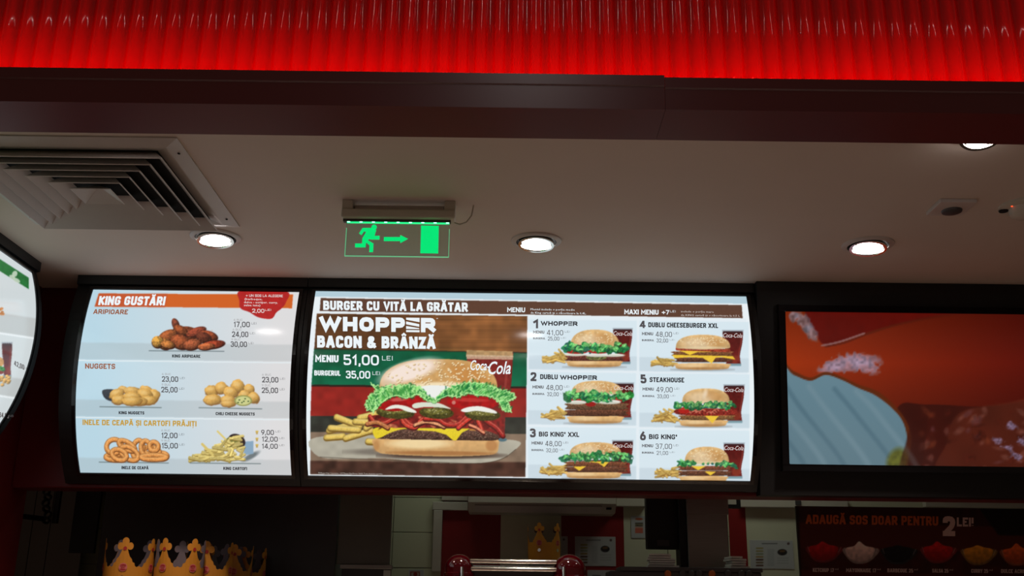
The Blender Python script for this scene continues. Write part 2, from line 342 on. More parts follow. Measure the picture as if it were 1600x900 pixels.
class Canvas:
    S = 2
    def __init__(s, x0, y0, x1, y1, base=(255, 255, 255)):
        s.x0, s.y0 = x0, y0; s.w, s.h = int((x1-x0)*s.S), int((y1-y0)*s.S)
        s.a = np.zeros((s.h, s.w, 3)); s.a[:] = base
        s.n = {c: vnoise(s.h, s.w, c*s.S, 5+int(c*10)) for c in (.8, 1.6, 4, 10, 30)}
        s.X = (x0+(np.arange(s.w)+.5)/s.S)[None]; s.Y = (y0+(np.arange(s.h)+.5)/s.S)[:, None]
    def win(s, x0, y0, x1, y1):
        i0 = max(0, int((y0-s.y0)*s.S)-2); i1 = min(s.h, int((y1-s.y0)*s.S)+3)
        j0 = max(0, int((x0-s.x0)*s.S)-2); j1 = min(s.w, int((x1-s.x0)*s.S)+3)
        return (slice(i0, i1), slice(j0, j1)) if i1 > i0 and j1 > j0 else None
    def put(s, W, m, col, alpha=1, tex=0, cell=1.6, sh=None):
        col = np.array(col, float); c = np.broadcast_to(col, m.shape+(3,)).copy()
        if tex: c *= (1+tex*2*s.n[cell][W])[..., None]
        if sh is not None: c *= sh[..., None]
        k = (m*alpha)[..., None]; s.a[W] = s.a[W]*(1-k)+np.clip(c, 0, 255)*k
    def ell(s, cx, cy, rx, ry, col, rot=0, soft=.5, alpha=1, tex=0, cell=1.6, shade=0, wob=0):
        R = max(rx, ry)+soft+1; W = s.win(cx-R, cy-R, cx+R, cy+R)
        if W is None: return
        X = s.X[:, W[1]]-cx; Y = s.Y[W[0]]-cy; c_, s_ = math.cos(rot), math.sin(rot)
        u = (X*c_+Y*s_)/rx; v_ = (-X*s_+Y*c_)/ry; d = np.sqrt(u*u+v_*v_)+1e-6
        if wob: d = d+wob*2*s.n[4][W]
        m = np.clip((1-d)*min(rx, ry)/max(soft, .2)+.5, 0, 1)
        s.put(W, m, col, alpha, tex, cell, 1-shade*(.55*Y/max(rx, ry)+.35*X/max(rx, ry)+.45*d**3-.12) if shade else None)
    def poly(s, pts, col, alpha=1, tex=0, cell=1.6, grad=None, soft=0):
        P = np.array(pts, float); W = s.win(P[:, 0].min(), P[:, 1].min(), P[:, 0].max(), P[:, 1].max())
        if W is None: return
        X = np.broadcast_to(s.X[:, W[1]], (W[0].stop-W[0].start, W[1].stop-W[1].start)); Y = np.broadcast_to(s.Y[W[0]], X.shape)
        ins = np.zeros(X.shape, bool)
        for (xa, ya), (xb, yb) in zip(P, np.roll(P, -1, 0)):
            if ya == yb: continue
            ins ^= ((ya > Y) != (yb > Y)) & (X < (xb-xa)*(Y-ya)/(yb-ya)+xa)
        m = ins.astype(float)
        for _ in range(1+int(soft)):
            q = np.pad(m, 1, 'edge'); m = (q[:-2, 1:-1]+q[2:, 1:-1]+q[1:-1, :-2]+q[1:-1, 2:]+2*m)/6
        sh = None
        if grad: sh = 1+grad*(.5-(Y-P[:, 1].min())/max(1, np.ptp(P[:, 1])))
        s.put(W, m, col, alpha, tex, cell, sh)
    def line(s, pts, wd, col, alpha=1, tex=0, round_=0):
        P = np.array(pts, float)
        for k in range(len(P)-1):
            pass
        lo = P.min(0)-wd-1; hi = P.max(0)+wd+1; W = s.win(lo[0], lo[1], hi[0], hi[1])
        if W is None: return
        X = np.broadcast_to(s.X[:, W[1]], (W[0].stop-W[0].start, W[1].stop-W[1].start)); Y = s.Y[W[0]]
        D = np.full(X.shape, 1e9); 
        for (xa, ya), (xb, yb) in zip(P[:-1], P[1:]):
            l = (xb-xa)**2+(yb-ya)**2+1e-9; t = np.clip(((X-xa)*(xb-xa)+(Y-ya)*(yb-ya))/l, 0, 1)
            D = np.minimum(D, np.hypot(X-xa-t*(xb-xa), Y-ya-t*(yb-ya)))
        m = np.clip((wd/2-D)/.5+.5, 0, 1)
        s.put(W, m, col, alpha, tex, 1.6, 1.12-.35*round_*(D/(wd/2+.1))**2 if round_ else None)
    def sample(s, px, py):
        q = np.pad(s.a, ((1, 1), (1, 1), (0, 0)), 'edge'); b_ = (q[:-2, 1:-1]+q[2:, 1:-1]+q[1:-1, :-2]+q[1:-1, 2:]+2*s.a)/6
        u = np.clip((px-s.x0)*s.S-.5, 0, s.w-1.01); v_ = np.clip((py-s.y0)*s.S-.5, 0, s.h-1.01)
        i = v_.astype(int); j = u.astype(int); fy = (v_-i)[:, None]; fx = (u-j)[:, None]
        r = (b_[i, j]*(1-fx)+b_[i, j+1]*fx)*(1-fy)+(b_[i+1, j]*(1-fx)+b_[i+1, j+1]*fx)*fy
        return s2l(np.clip(r, 0, 255)/255)
# ------------------------------------------------------------------ surfaces that carry print
PR = .62
class Cyl:                                   # convex light box front, axis along x (normal towards the counter)
    def __init__(s, yc=3.309+PR, zc=EYE+.80): s.yc, s.zc = yc, zc
    def hit(s, px, py, eps=0):
        d = ray(px, py); R = PR+eps; oy, oz = -s.yc, EYE-s.zc
        A = d[..., 1]**2+d[..., 2]**2; B = 2*(d[..., 1]*oy+d[..., 2]*oz); C_ = oy*oy+oz*oz-R*R
        t = (-B-np.sqrt(np.maximum(B*B-4*A*C_, 0)))/(2*A); return d*t[..., None]+np.array([0, 0, EYE])
    def pt(s, a_, th_, eps=0):               # a_: along x, th_: angle up from the apex
        R = PR+eps; return np.stack([a_, s.yc-R*np.cos(th_), s.zc+R*np.sin(th_)], -1)
    def ang(s, P): return math.atan2(P[2]-s.zc, s.yc-P[1])
    def along(s, P): return P[0]
class CylX(Cyl):                             # the same box on the left wall: axis along y, facing +x
    def __init__(s, xc=-1.523-PR, zc=EYE+.80): s.xc, s.zc = xc, zc
    def hit(s, px, py, eps=0):
        d = ray(px, py); R = PR+eps; ox, oz = -s.xc, EYE-s.zc
        A = d[..., 0]**2+d[..., 2]**2; B = 2*(d[..., 0]*ox+d[..., 2]*oz); C_ = ox*ox+oz*oz-R*R
        t = (-B-np.sqrt(np.maximum(B*B-4*A*C_, 0)))/(2*A); return d*t[..., None]+np.array([0, 0, EYE])
    def pt(s, a_, th_, eps=0):
        R = PR+eps; return np.stack([s.xc+R*np.cos(th_), a_, s.zc+R*np.sin(th_)], -1)
    def ang(s, P): return math.atan2(P[2]-s.zc, P[0]-s.xc)
    def along(s, P): return P[1]
class Plane:                                 # plane through p0 with in-plane x and a tilted up direction
    def __init__(s, p0, up): s.p0 = np.array(p0, float); s.up = np.array(up, float)/np.linalg.norm(up); s.nrm = np.cross((1, 0, 0), s.up)
    def hit(s, px, py, eps=0):
        d = ray(px, py); o = np.array([0, 0, EYE]); p = s.p0+s.nrm*eps
        t = ((p-o)@s.nrm)/(d@s.nrm); return o+d*t[..., None]
    def pt(s, a_, b_, eps=0): return s.p0+np.asarray(a_)[..., None]*np.array([1., 0, 0])+np.asarray(b_)[..., None]*s.up+s.nrm*eps
def print_sheet(name, srf, u0, u1, v0, v1, nu, nv, cv, m, parent, eps=0):
    U, V = np.meshgrid(np.linspace(u0, u1, nu+1), np.linspace(v0, v1, nv+1)); P = srf.pt(U.ravel(), V.ravel(), eps)
    px, py = project(P); c = cv.sample(px, py)
    me = bpy.data.meshes.new(name); n_ = len(P); me.vertices.add(n_); me.vertices.foreach_set('co', P.astype(np.float32).ravel())
    i = np.arange(nv)[:, None]*(nu+1)+np.arange(nu)[None]; q = np.stack([i, i+1, i+nu+2, i+nu+1], -1).reshape(-1, 4)
    me.loops.add(q.size); me.loops.foreach_set('vertex_index', q.ravel().astype(np.int32))
    me.polygons.add(len(q)); me.polygons.foreach_set('loop_start', np.arange(0, q.size, 4, dtype=np.int32)); me.polygons.foreach_set('use_smooth', np.ones(len(q), bool))
    me.update(calc_edges=True)
    at_ = me.color_attributes.new('Col', 'FLOAT_COLOR', 'POINT'); at_.data.foreach_set('color', np.c_[c, np.ones(n_)].astype(np.float32).ravel())
    me.materials.append(m); o = bpy.data.objects.new(name, me); COL.objects.link(o); o.parent = parent
    if parent: o.matrix_parent_inverse = parent.matrix_world.inverted()
    return o
# ------------------------------------------------------------------ lettering
TXT = []; KEYS = {}
R_, S_ = True, False                         # rounded or sharp corners; glyph = list of (points, rounded, closed)
O4 = [(0, 0), (0, 1), (1, 1), (1, 0)]
GL = {'A': (1.1, [([(0, 0), (.42, 1), (.58, 1), (1, 0)], S_, 0), ([(.2, .28), (.8, .28)], S_, 0)]),
 'B': (1, [([(0, 0), (0, 1)], S_, 0), ([(0, 1), (.92, 1), (.92, .53), (.1, .53)], R_, 0), ([(.1, .53), (1, .53), (1, 0), (0, 0)], R_, 0)]),
 'C': (.95, [([(1, .7), (1, 1), (0, 1), (0, 0), (1, 0), (1, .3)], R_, 0)]), 'D': (1, [([(0, 0), (0, 1)], S_, 0), ([(0, 1), (1, 1), (1, 0), (0, 0)], R_, 0)]),
 'E': (.85, [([(1, 1), (0, 1), (0, 0), (1, 0)], S_, 0), ([(0, .52), (.85, .52)], S_, 0)]), 'F': (.82, [([(1, 1), (0, 1), (0, 0)], S_, 0), ([(0, .5), (.85, .5)], S_, 0)]),
 'G': (1, [([(1, .72), (1, 1), (0, 1), (0, 0), (1, 0), (1, .48), (.5, .48)], R_, 0)]), 'H': (1, [([(0, 0), (0, 1)], S_, 0), ([(1, 0), (1, 1)], S_, 0), ([(0, .5), (1, .5)], S_, 0)]),
 'I': (.30, [([(.5, 0), (.5, 1)], S_, 0)]), 'J': (.85, [([(1, 1), (1, 0), (0, 0), (0, .3)], R_, 0)]), 'K': (1.02, [([(0, 0), (0, 1)], S_, 0), ([(1, 1), (.1, .48)], S_, 0), ([(.3, .6), (1, 0)], S_, 0)]),
 'L': (.8, [([(0, 1), (0, 0), (1, 0)], S_, 0)]), 'M': (1.3, [([(0, 0), (0, 1), (.5, .35), (1, 1), (1, 0)], S_, 0)]), 'N': (1.05, [([(0, 0), (0, 1)], S_, 0), ([(1, 0), (1, 1)], S_, 0), ([(0, 1), (1, 0)], S_, 0)]),
 'O': (1, [(O4, R_, 1)]), 'P': (.95, [([(0, 0), (0, 1)], S_, 0), ([(0, 1), (1, 1), (1, .42), (.05, .42)], R_, 0)]), 'Q': (1, [(O4, R_, 1), ([(.6, .25), (1, -.05)], S_, 0)]),
 'R': (1, [([(0, 0), (0, 1)], S_, 0), ([(0, 1), (.95, 1), (.95, .45), (.05, .45)], R_, 0), ([(.5, .45), (1, 0)], S_, 0)]), 'S': (.95, [([(1, .74), (1, 1), (0, 1), (0, .52), (1, .5), (1, 0), (0, 0), (0, .26)], R_, 0)]),
 'T': (.9, [([(0, 1), (1, 1)], S_, 0), ([(.5, 1), (.5, 0)], S_, 0)]), 'U': (1, [([(0, 1), (0, 0), (1, 0), (1, 1)], R_, 0)]), 'V': (1.08, [([(0, 1), (.5, .02), (1, 1)], S_, 0)]),
 'W': (1.5, [([(0, 1), (.25, .02), (.5, .9), (.75, .02), (1, 1)], S_, 0)]), 'X': (1.05, [([(0, 0), (1, 1)], S_, 0), ([(0, 1), (1, 0)], S_, 0)]), 'Y': (1.05, [([(0, 1), (.5, .45), (1, 1)], S_, 0), ([(.5, .45), (.5, 0)], S_, 0)]),
 'Z': (.9, [([(0, 1), (1, 1), (0, 0), (1, 0)], S_, 0)]), '0': (1, [(O4, R_, 1)]), '1': (.62, [([(0, .74), (.75, 1), (.75, 0)], S_, 0)]), '2': (.95, [([(0, .72), (0, 1), (1, 1), (1, .55), (0, .02)], R_, 0), ([(0, 0), (1, 0)], S_, 0)]),
 '3': (.95, [([(0, .8), (0, 1), (.95, 1), (.95, .54), (.25, .54)], R_, 0), ([(.25, .54), (1, .54), (1, 0), (0, 0), (0, .26)], R_, 0)]), '4': (1.05, [([(.74, 0), (.74, 1), (.6, 1), (0, .24), (1, .24)], S_, 0)]),
 '5': (.95, [([(.95, 1), (0, 1), (0, .56)], S_, 0), ([(0, .58), (1, .6), (1, 0), (0, 0), (0, .24)], R_, 0)]), '6': (.98, [([(.62, 1), (0, .5), (0, 0), (1, 0), (1, .58), (.1, .58)], R_, 0)]),
 '7': (.9, [([(0, 1), (1, 1), (.35, 0)], S_, 0)]), '8': (.98, [([(.06, .54), (.06, 1), (.94, 1), (.94, .54)], R_, 1), ([(0, 0), (0, .54), (1, .54), (1, 0)], R_, 1)]), '9': (.98, [([(.38, 0), (1, .5), (1, 1), (0, 1), (0, .42), (.9, .42)], R_, 0)]),
 ',': (.3, [([(.75, .12), (.1, -.26)], S_, 0)]), '.': (.26, [([(.5, -.02), (.5, .06)], S_, 0)]), '-': (.6, [([(0, .45), (1, .45)], S_, 0)]), '+': (1, [([(0, .45), (1, .45)], S_, 0), ([(.5, .05), (.5, .85)], S_, 0)]),
 '!': (.28, [([(.5, 1), (.5, .3)], S_, 0), ([(.5, -.02), (.5, .06)], S_, 0)]), '&': (1.15, [([(1, 0), (.15, .72), (.15, 1), (.7, 1), (.7, .72), (0, .4), (0, 0), (.7, 0), (.98, .42)], R_, 0)]), '®': (.4, [([(.2, .72), (.2, 1), (.9, 1), (.9, .72)], R_, 1)]), ' ': (.42, [])}
for k_, b_, ex in (('Ă', 'A', [([(.22, 1.36), (.3, 1.2), (.7, 1.2), (.78, 1.36)], S_, 0)]), ('Â', 'A', [([(.2, 1.18), (.5, 1.36), (.8, 1.18)], S_, 0)]), ('Ș', 'S', [([(.55, -.18), (.4, -.42)], S_, 0)]), ('Ț', 'T', [([(.55, -.18), (.4, -.42)], S_, 0)])):
    GL[k_] = (GL[b_][0], GL[b_][1]+[(q[0], 'thin', 0) for q in ex])
def round_poly(P, r, closed):
    P = [np.array(q, float) for q in P]; n_ = len(P); out = []
    for i in range(n_):
        if not closed and i in (0, n_-1): out.append(P[i]); continue
        a_, b_, c_ = P[i-1], P[i], P[(i+1) % n_]; da, dc = a_-b_, c_-b_; la, lc = np.linalg.norm(da), np.linalg.norm(dc)
        q = min(r, la*.5, lc*.5); A, B = b_+da/la*q, b_+dc/lc*q
        for t in (0, .33, .67, 1): out.append((1-t)**2*A+2*t*(1-t)*b_+t*t*B)
    return out
def stroke(P, th, closed):
    Q = [np.array(P[0], float)]
    for q in P[1:]:
        if np.linalg.norm(np.array(q)-Q[-1]) > 1e-4: Q.append(np.array(q, float))
    if closed and np.linalg.norm(Q[0]-Q[-1]) < 1e-4: Q.pop()
    n_ = len(Q); L, Rr = [], []
    for i in range(n_):
        pr = Q[i-1] if (closed or i) else None; nx = Q[(i+1) % n_] if (closed or i < n_-1) else None
        d1 = (Q[i]-pr) if pr is not None else (nx-Q[i]); d2 = (nx-Q[i]) if nx is not None else d1
        d1 = d1/np.linalg.norm(d1); d2 = d2/np.linalg.norm(d2); n1 = np.array((-d1[1], d1[0])); n2 = np.array((-d2[1], d2[0]))
        m_ = n1+n2; l_ = np.linalg.norm(m_); m_ = n1 if l_ < 1e-3 else m_/l_; k = th/2/max(.5, float(m_@n1))
        L.append(Q[i]+m_*k); Rr.append(Q[i]-m_*k)
    V = L+Rr; Fc = [(i, (i+1) % n_, n_+(i+1) % n_, n_+i) for i in range(n_ if closed else n_-1)]
    return V, Fc
def stroke_text(s, width, cap, th, shear):
    gap = .13+max(0, .17-th/cap)*1.6; tot = sum(GL[ch][0] for ch in s)+gap*(len(s)-1); th = min(th, .40*width/tot if len(s) > 1 else th)
    W = (width-th*.0)/tot; V, Fc, Z_ = [], [], []; x = 0
    for ch in s:
        gw, strokes = GL[ch]; w_ = gw*W
        for P, rd, cl in strokes:
            t_ = th*(.62 if rd == 'thin' else 1); hx = min(t_/2, w_/2)
            Q = [(x+hx+u*(w_-2*hx), t_/2+v_*(cap-t_)) if cl != 'x' else 0 for u, v_ in P]
            if not cl:
                for e0, e1 in ((0, 1), (-1, -2)):
                    d_ = np.array(Q[e0])-np.array(Q[e1]); l_ = np.linalg.norm(d_)+1e-9; ax_ = 1 if abs(d_[1]) > abs(d_[0]) else 0
                    if P[e0][ax_] in (0, 1) and ch not in 'VWXYM': Q[e0] = tuple(np.array(Q[e0])+d_/l_*t_*.5*(abs(d_[ax_])/l_))
                    elif ch in 'VWXY' and P[e0][1] in (0, 1): Q[e0] = tuple(np.array(Q[e0])+d_/l_*t_*.5)
                    elif ch == 'M' and P[e0][1] == 0: Q[e0] = (Q[e0][0], 0)
            if rd == R_ and rd != 'thin': Q = round_poly(Q, (.5 if ch in 'OCGSUQ0689352' else .38)*max(w_-t_, .1)*.9, cl)
            v_, f_ = stroke(Q, t_, cl); o_ = len(V); V += [(a_[0], a_[1], float(len(Z_))) for a_ in v_]; Z_.append(1); Fc += [tuple(i+o_ for i in q) for q in f_]
        x += w_+gap*W
    V = np.array(V); V[:, 0] += shear*(V[:, 1]-cap/2); return V, Fc
def emit_text(nm, P, Fc, col, m, parent):
    me = bpy.data.meshes.new(nm); me.from_pydata(P.tolist(), [], Fc)
    at_ = me.color_attributes.new('Col', 'FLOAT_COLOR', 'POINT'); at_.data.foreach_set('color', np.tile(np.r_[s2l(np.array(col)/255.), 1], (len(P), 1)).astype(np.float32).ravel())
    return link(nm, me, m, parent)
def T(s, x0, x1, y, cap, col, key, bold=.02, shear=0, slope=.0135):
    """one printed line: left/right edge, baseline at x0, capital height, in photo pixels"""
    if all(ch in GL for ch in s):
        srf, eps, m, parent, nm = KEYS[key]; V, Fc = stroke_text(s, x1-x0, cap, cap*(.12+bold*3.4), shear)
        ux = x0+V[:, 0]; uy = y+slope*(ux-x0)-V[:, 1]; lift = (V[:, 2] % 4)*.00008; PP = srf.hit(ux, uy, eps); PP = PP-(PP-np.array([0, 0, EYE]))/np.linalg.norm(PP-np.array([0, 0, EYE]), axis=1)[:, None]*lift[:, None]; emit_text(nm, PP, Fc, col, m, parent)
    else: TXT.append((s, x0, x1, y, cap, col, key, bold, shear, slope))
def flush_text():
    hs = []
    for t in TXT+[('H',)+(0,)*9]:
        cu = bpy.data.curves.new('t', 'FONT'); cu.body = t[0]; cu.size = 1; cu.resolution_u = 3 if t[4] > 5 else 1
        cu.offset = t[7]; cu.shear = t[8]; o = bpy.data.objects.new('t', cu); COL.objects.link(o); hs.append(o)
    bpy.context.view_layer.update(); dg = bpy.context.evaluated_depsgraph_get()
    ms = [o.evaluated_get(dg).to_mesh() for o in hs]
    H_ = np.empty(len(ms[-1].vertices)*3); ms[-1].vertices.foreach_get('co', H_); caph = H_.reshape(-1, 3)[:, 1].max()
    for t, me in zip(TXT, ms):
        s, x0, x1, y, cap, col, key, bold, shear, slope = t
        v_ = np.empty(len(me.vertices)*3); me.vertices.foreach_get('co', v_); v_ = v_.reshape(-1, 3)
        srf, eps, m, parent, nm = KEYS[key]
        lx, hx = v_[:, 0].min(), v_[:, 0].max(); ux = x0+(v_[:, 0]-lx)/(hx-lx)*(x1-x0)
        uy = y+slope*(ux-x0)-v_[:, 1]/caph*cap
        emit_text(nm, srf.hit(ux, uy, eps), [tuple(q.vertices) for q in me.polygons], col, m, parent)
    for o in hs: cu = o.data; bpy.data.objects.remove(o); bpy.data.curves.remove(cu)
# ------------------------------------------------------------------ pictures of food (flat print)
def rnd(a_, b_): return random.uniform(a_, b_)
def fries(c, x0, y0, x1, y1, n_=22, col=(222, 186, 100)):
    w_, h_ = x1-x0, y1-y0
    for k in range(n_):
        t = k/n_; cx = x0+w_*rnd(.15, .85); lo = y0+h_*(.15+.0*t)+h_*.55*(1-(cx-x0)/w_)
        cy = rnd(lo, y1-2); a_ = rnd(-.5, .35) if k % 5 else rnd(.6, 1.1); L = w_*rnd(.16, .27)
        k_ = rnd(.78, 1.08); dx, dy = math.cos(a_)*L, math.sin(a_)*L*.8
        p = [(max(x0, cx-dx), min(y1-1, cy-dy)), (min(x1, cx+dx), min(y1-1, cy+dy))]
        c.line([(p[0][0], p[0][1]+.9), (p[1][0], p[1][1]+.9)], 3.1, (140, 100, 45), .7)
        c.line(p, 2.6, [v_*k_ for v_ in col], 1, .1)
def cup(c, x0, y0, x1, y1):
    w_ = x1-x0; h_ = y1-y0
    L_ = smooth([(x0, y0), (x0+w_*.04, y0+h_*.3), (x0+w_*.17, y0+h_*.6), (x0+w_*.20, y0+h_*.75), (x0+w_*.17, y1-2)], 6, False); R2 = smooth([(x1, y0), (x1-w_*.03, y0+h_*.3), (x1-w_*.13, y0+h_*.6), (x1-w_*.15, y0+h_*.75), (x1-w_*.1, y1-2)], 6, False)
    c.poly(np.concatenate([L_, R2[::-1]]), (92, 24, 22), 1, .12, 4, grad=-.3)
    c.poly([(x0+w_*.17, y1-4), (x1-w_*.1, y1-4), (x1-w_*.1, y1), (x0+w_*.17, y1)], (120, 156, 166), .9)
    c.line(R2[3:-3]-[2.2, 0], 1.3, (170, 80, 66), .55)
    c.poly([(x0-1, y0-2.5), (x1+1, y0-2.5), (x1, y0+1), (x0, y0+1)], (150, 160, 170), .8)
    c.poly([(x0+1, y0-.5), (x1-1, y0-.5), (x1-1, y0+3), (x0+1, y0+3)], (60, 30, 32), 1)
    c.ell(x0+w_*.6, y0+h_*.8, w_*.2, h_*.12, (150, 66, 40), 0, 3, .5)
def lettuce(c, x0, x1, y, h_, dark=.5, lt=(112, 192, 108), dk=(26, 108, 62)):
    n_ = int((x1-x0)/5)
    for k in range(n_+1):
        cx = x0+(x1-x0)*k/n_; r = h_*rnd(.3, .62); yy = y+rnd(-.2, .3)*h_
        c.ell(cx, yy+1, r*1.2, r, [a_*rnd(.8, 1.2) for a_ in dk], rnd(-1, 1), .8, .9, .35, 1.6, wob=.5)
    for k in range(int(n_*2.2)):
        cx = rnd(x0, x1); r = h_*rnd(.12, .28); yy = y+rnd(-.45, .45)*h_
        q = rnd(.75, 1.2); c.ell(cx, yy, r*1.5, r*.8, [a_*q for a_ in lt], rnd(-1, 1), .8, .85, .3, 1.6, wob=.5)
def patty(c, x0, x1, y0, y1, col=(92, 56, 40)):
    c.poly(smooth([(x0+2, y0), (x1-2, y0), (x1, (y0+y1)/2), (x1-3, y1), (x0+3, y1), (x0, (y0+y1)/2)], 5), col, 1, .45, .8, grad=.5)
def topbun(c, x0, x1, y0, y1, seeds=True, col=(204, 166, 112)):
    cx, rx = (x0+x1)/2, (x1-x0)/2; h_ = y1-y0; pts = []
    for t in np.linspace(math.pi, 2*math.pi, 22): pts.append((cx+rx*abs(math.cos(t))**.8*math.copysign(1, math.cos(t)), y1-2-(h_-2)*abs(math.sin(t))**.85))
    pts += [(x1-1, y1-.5), (cx, y1+1.5), (x0+1, y1-.5)]
    c.poly(pts, col, 1, .08, 4, grad=.18)
    W = len(pts)
    c.ell(cx-rx*.2, y0+h_*.62, rx*.55, h_*.36, (236, 214, 182), 0, 6, .55); c.ell(cx+rx*.35, y0+h_*.5, rx*.4, h_*.3, (188, 128, 66), .25, 5, .4)
    c.ell(cx, y1-1, rx*.85, 2.2, (238, 220, 180), 0, 2, .6)
    if seeds:
        for k in range(int(rx*1.7)):
            a_ = rnd(0, 2*math.pi); r = math.sqrt(random.random())*.86
            c.ell(cx+rx*r*math.cos(a_), y0+h_*.45+h_*.38*r*math.sin(a_), 1.05, .65, (240, 220, 176), rnd(-1, 1), .5, .9)
    else:
        c.ell(cx-1, y0+h_*.35, 3, h_*.3, (240, 226, 205), .3, 4, .6)
def botbun(c, x0, x1, y0, y1):
    c.ell((x0+x1)/2, y1+.5, (x1-x0)/2+5, 2, (120, 120, 120), 0, 2, .6)
    c.poly(smooth([(x0, y0+1), ((x0+x1)/2, y0-.5), (x1, y0+1), (x1+.5, (y0+y1)/2), (x1-5, y1-.5), ((x0+x1)/2, y1+1), (x0+5, y1-.5), (x0-.5, (y0+y1)/2)], 6), (208, 166, 110), 1, .06, 4, grad=.25)
    c.ell((x0+x1)/2-(x1-x0)*.18, y0+(y1-y0)*.35, (x1-x0)*.22, (y1-y0)*.3, (240, 214, 168), 0, 3, .6)
    c.ell((x0+x1)/2, y1-1.5, (x1-x0)*.42, 1.4, (150, 96, 52), 0, 1.5, .5)
def cheese(c, pts): c.poly(pts, (236, 196, 60), 1, .03)
def tomato(c, cx, cy, rx, ry): c.ell(cx, cy, rx, ry, (168, 32, 26), 0, .6, 1, .12); c.ell(cx, cy-ry*.4, rx*.8, ry*.3, (206, 70, 54), 0, 1, .6)
def onion(c, cx, cy, rx, ry): c.ell(cx, cy, rx, ry, (226, 226, 216), 0, .6); c.ell(cx, cy+ry*.5, rx*.9, ry*.5, (180, 180, 160), 0, .8, .5)
# ---- panel 2: the burger board
c = Canvas(470, 448, 1190, 764, (232, 240, 244))
K = c
def quad(c, x0, y0, x1, y1, x2, y2, x3, y3, col, **k): c.poly([(x0, y0), (x1, y1), (x2, y2), (x3, y3)], col, **k)
quad(c, 470, 448, 1190, 448, 1190, 475, 470, 463, (178, 204, 216)); 
quad(c, 501, 465.6, 1159, 476.6, 1160.5, 497.3, 499.5, 486, (92, 62, 48), tex=.03)
# hero picture
c.poly([(495, 490), (825, 494), (822, 744), (485, 740)], (70, 44, 34))
c.poly([(495, 490), (825, 494), (824, 551), (491, 545)], (104, 62, 34), tex=.22, cell=10); 
W = c.win(494, 491, 824, 548); yy = c.Y[W[0]]; xx = c.X[:, W[1]]
gr = 1+.5*vnoise(yy.shape[0], xx.shape[1], 9, 3)*np.ones(1); k_ = np.repeat(vnoise(yy.shape[0], 60, 3, 9)[:, :1], xx.shape[1], 1)
mk = ((yy > 490.5+.012*(xx-495)) & (yy < 545+.018*(xx-491)) & (xx > 495-(yy-490)*.07) & (xx < 824)).astype(float)
c.put(W, mk*.75, (118, 76, 42), 1, .10, 10, (.72+.55*np.clip((xx-600)/150, 0, 1)-.25*np.clip((xx-760)/60, 0, 1))*(1+.22*k_))
c.poly([(490.5, 545.5), (824, 551.5), (824, 604), (486.5, 601)], (12, 92, 62), tex=.10, cell=10, grad=-.2)
c.poly([(490.5, 544.5), (824, 550.5), (824, 552), (490.5, 546)], (40, 44, 30))
c.poly([(486.5, 603), (824, 606), (823.5, 652), (485, 650)], (142, 36, 30), tex=.10, cell=10)
c.poly([(486.5, 601), (824, 604), (824, 607), (486.5, 604)], (40, 30, 24))
c.poly([(485, 650), (823.5, 652), (823, 680), (485, 677)], (42, 46, 40), tex=.2, cell=10)
c.poly([(485, 675), (823, 678), (822.5, 745), (485, 741)], (128, 108, 90), tex=.08, cell=10)
c.poly([(485, 720), (823, 722), (822.5, 745), (485, 741)], (66, 42, 34), tex=.3, cell=10, soft=8)
c.poly(smooth([(486, 686), (560, 680), (700, 684), (805, 688), (806, 702), (780, 718), (740, 724), (660, 722), (600, 716), (545, 717), (497, 713)], 5), (176, 172, 156), .95, .05, 10)
c.line(smooth([(500, 714), (560, 717), (640, 720), (740, 724), (782, 718), (806, 702)], 5, False), 1.1, (70, 62, 52), .7)
c.ell(600, 706, 60, 5, (92, 84, 76), 0, 4, .6)
c.ell(690, 712, 98, 5, (70, 54, 46), 0, 3, .9)
# cup with drink, tapering glass
c.poly([(729, 549), (802, 551), (799, 600), (790, 640), (788, 688), (748, 688), (742, 630), (731, 600)], (122, 38, 34), 1, .12, 4)
c.poly([(729, 547), (801, 549), (801.5, 558), (728.5, 557)], (176, 140, 96), 1, .1, 4)
c.poly([(728.5, 554), (802, 556), (801.5, 562), (729, 561)], (206, 178, 148), .8, .1)
c.poly([(730, 562), (738, 562), (745, 640), (740, 640)], (170, 70, 60), .5); c.poly([(792, 562), (796, 562), (790, 615), (787, 610)], (170, 80, 70), .4)
c.ell(785, 687, 7, 3, (80, 110, 120), 0, 1)
# fries
for p in [((510, 683), (536, 681)), ((514, 672), (545, 664)), ((526, 651), (562, 665)), ((540, 684), (580, 672)), ((516, 668), (560, 671)), ((562, 652), (588, 646)), ((572, 668), (590, 655)), ((575, 689), (592, 690)), ((555, 658), (590, 660))]:
    c.line([(p[0][0], p[0][1]+2), (p[1][0], p[1][1]+2)], 9.5, (126, 96, 40), 1)
    c.line(p, 8.5, (206, 176, 88), 1, .08, 1); c.line([(p[0][0]+1, p[0][1]-2), (p[1][0]-1, p[1][1]-2)], 3, (228, 204, 124), .7)
# bottom bun
c.poly(smooth([(584, 686), (620, 682), (690, 681), (760, 682), (778, 687), (779, 698), (775, 708), (755, 711.5), (690, 713), (610, 710), (590, 706), (584, 697)], 6), (208, 164, 108), 1, .04, 4, grad=.15)
c.ell(655, 693, 48, 8, (244, 222, 172), .0, 5, .8); c.ell(690, 708, 84, 3.2, (150, 92, 48), .01, 2, .6); c.ell(768, 696, 9, 9, (170, 112, 64), 0, 4, .6); c.ell(588, 696, 5, 9, (176, 122, 70), 0, 4, .6)
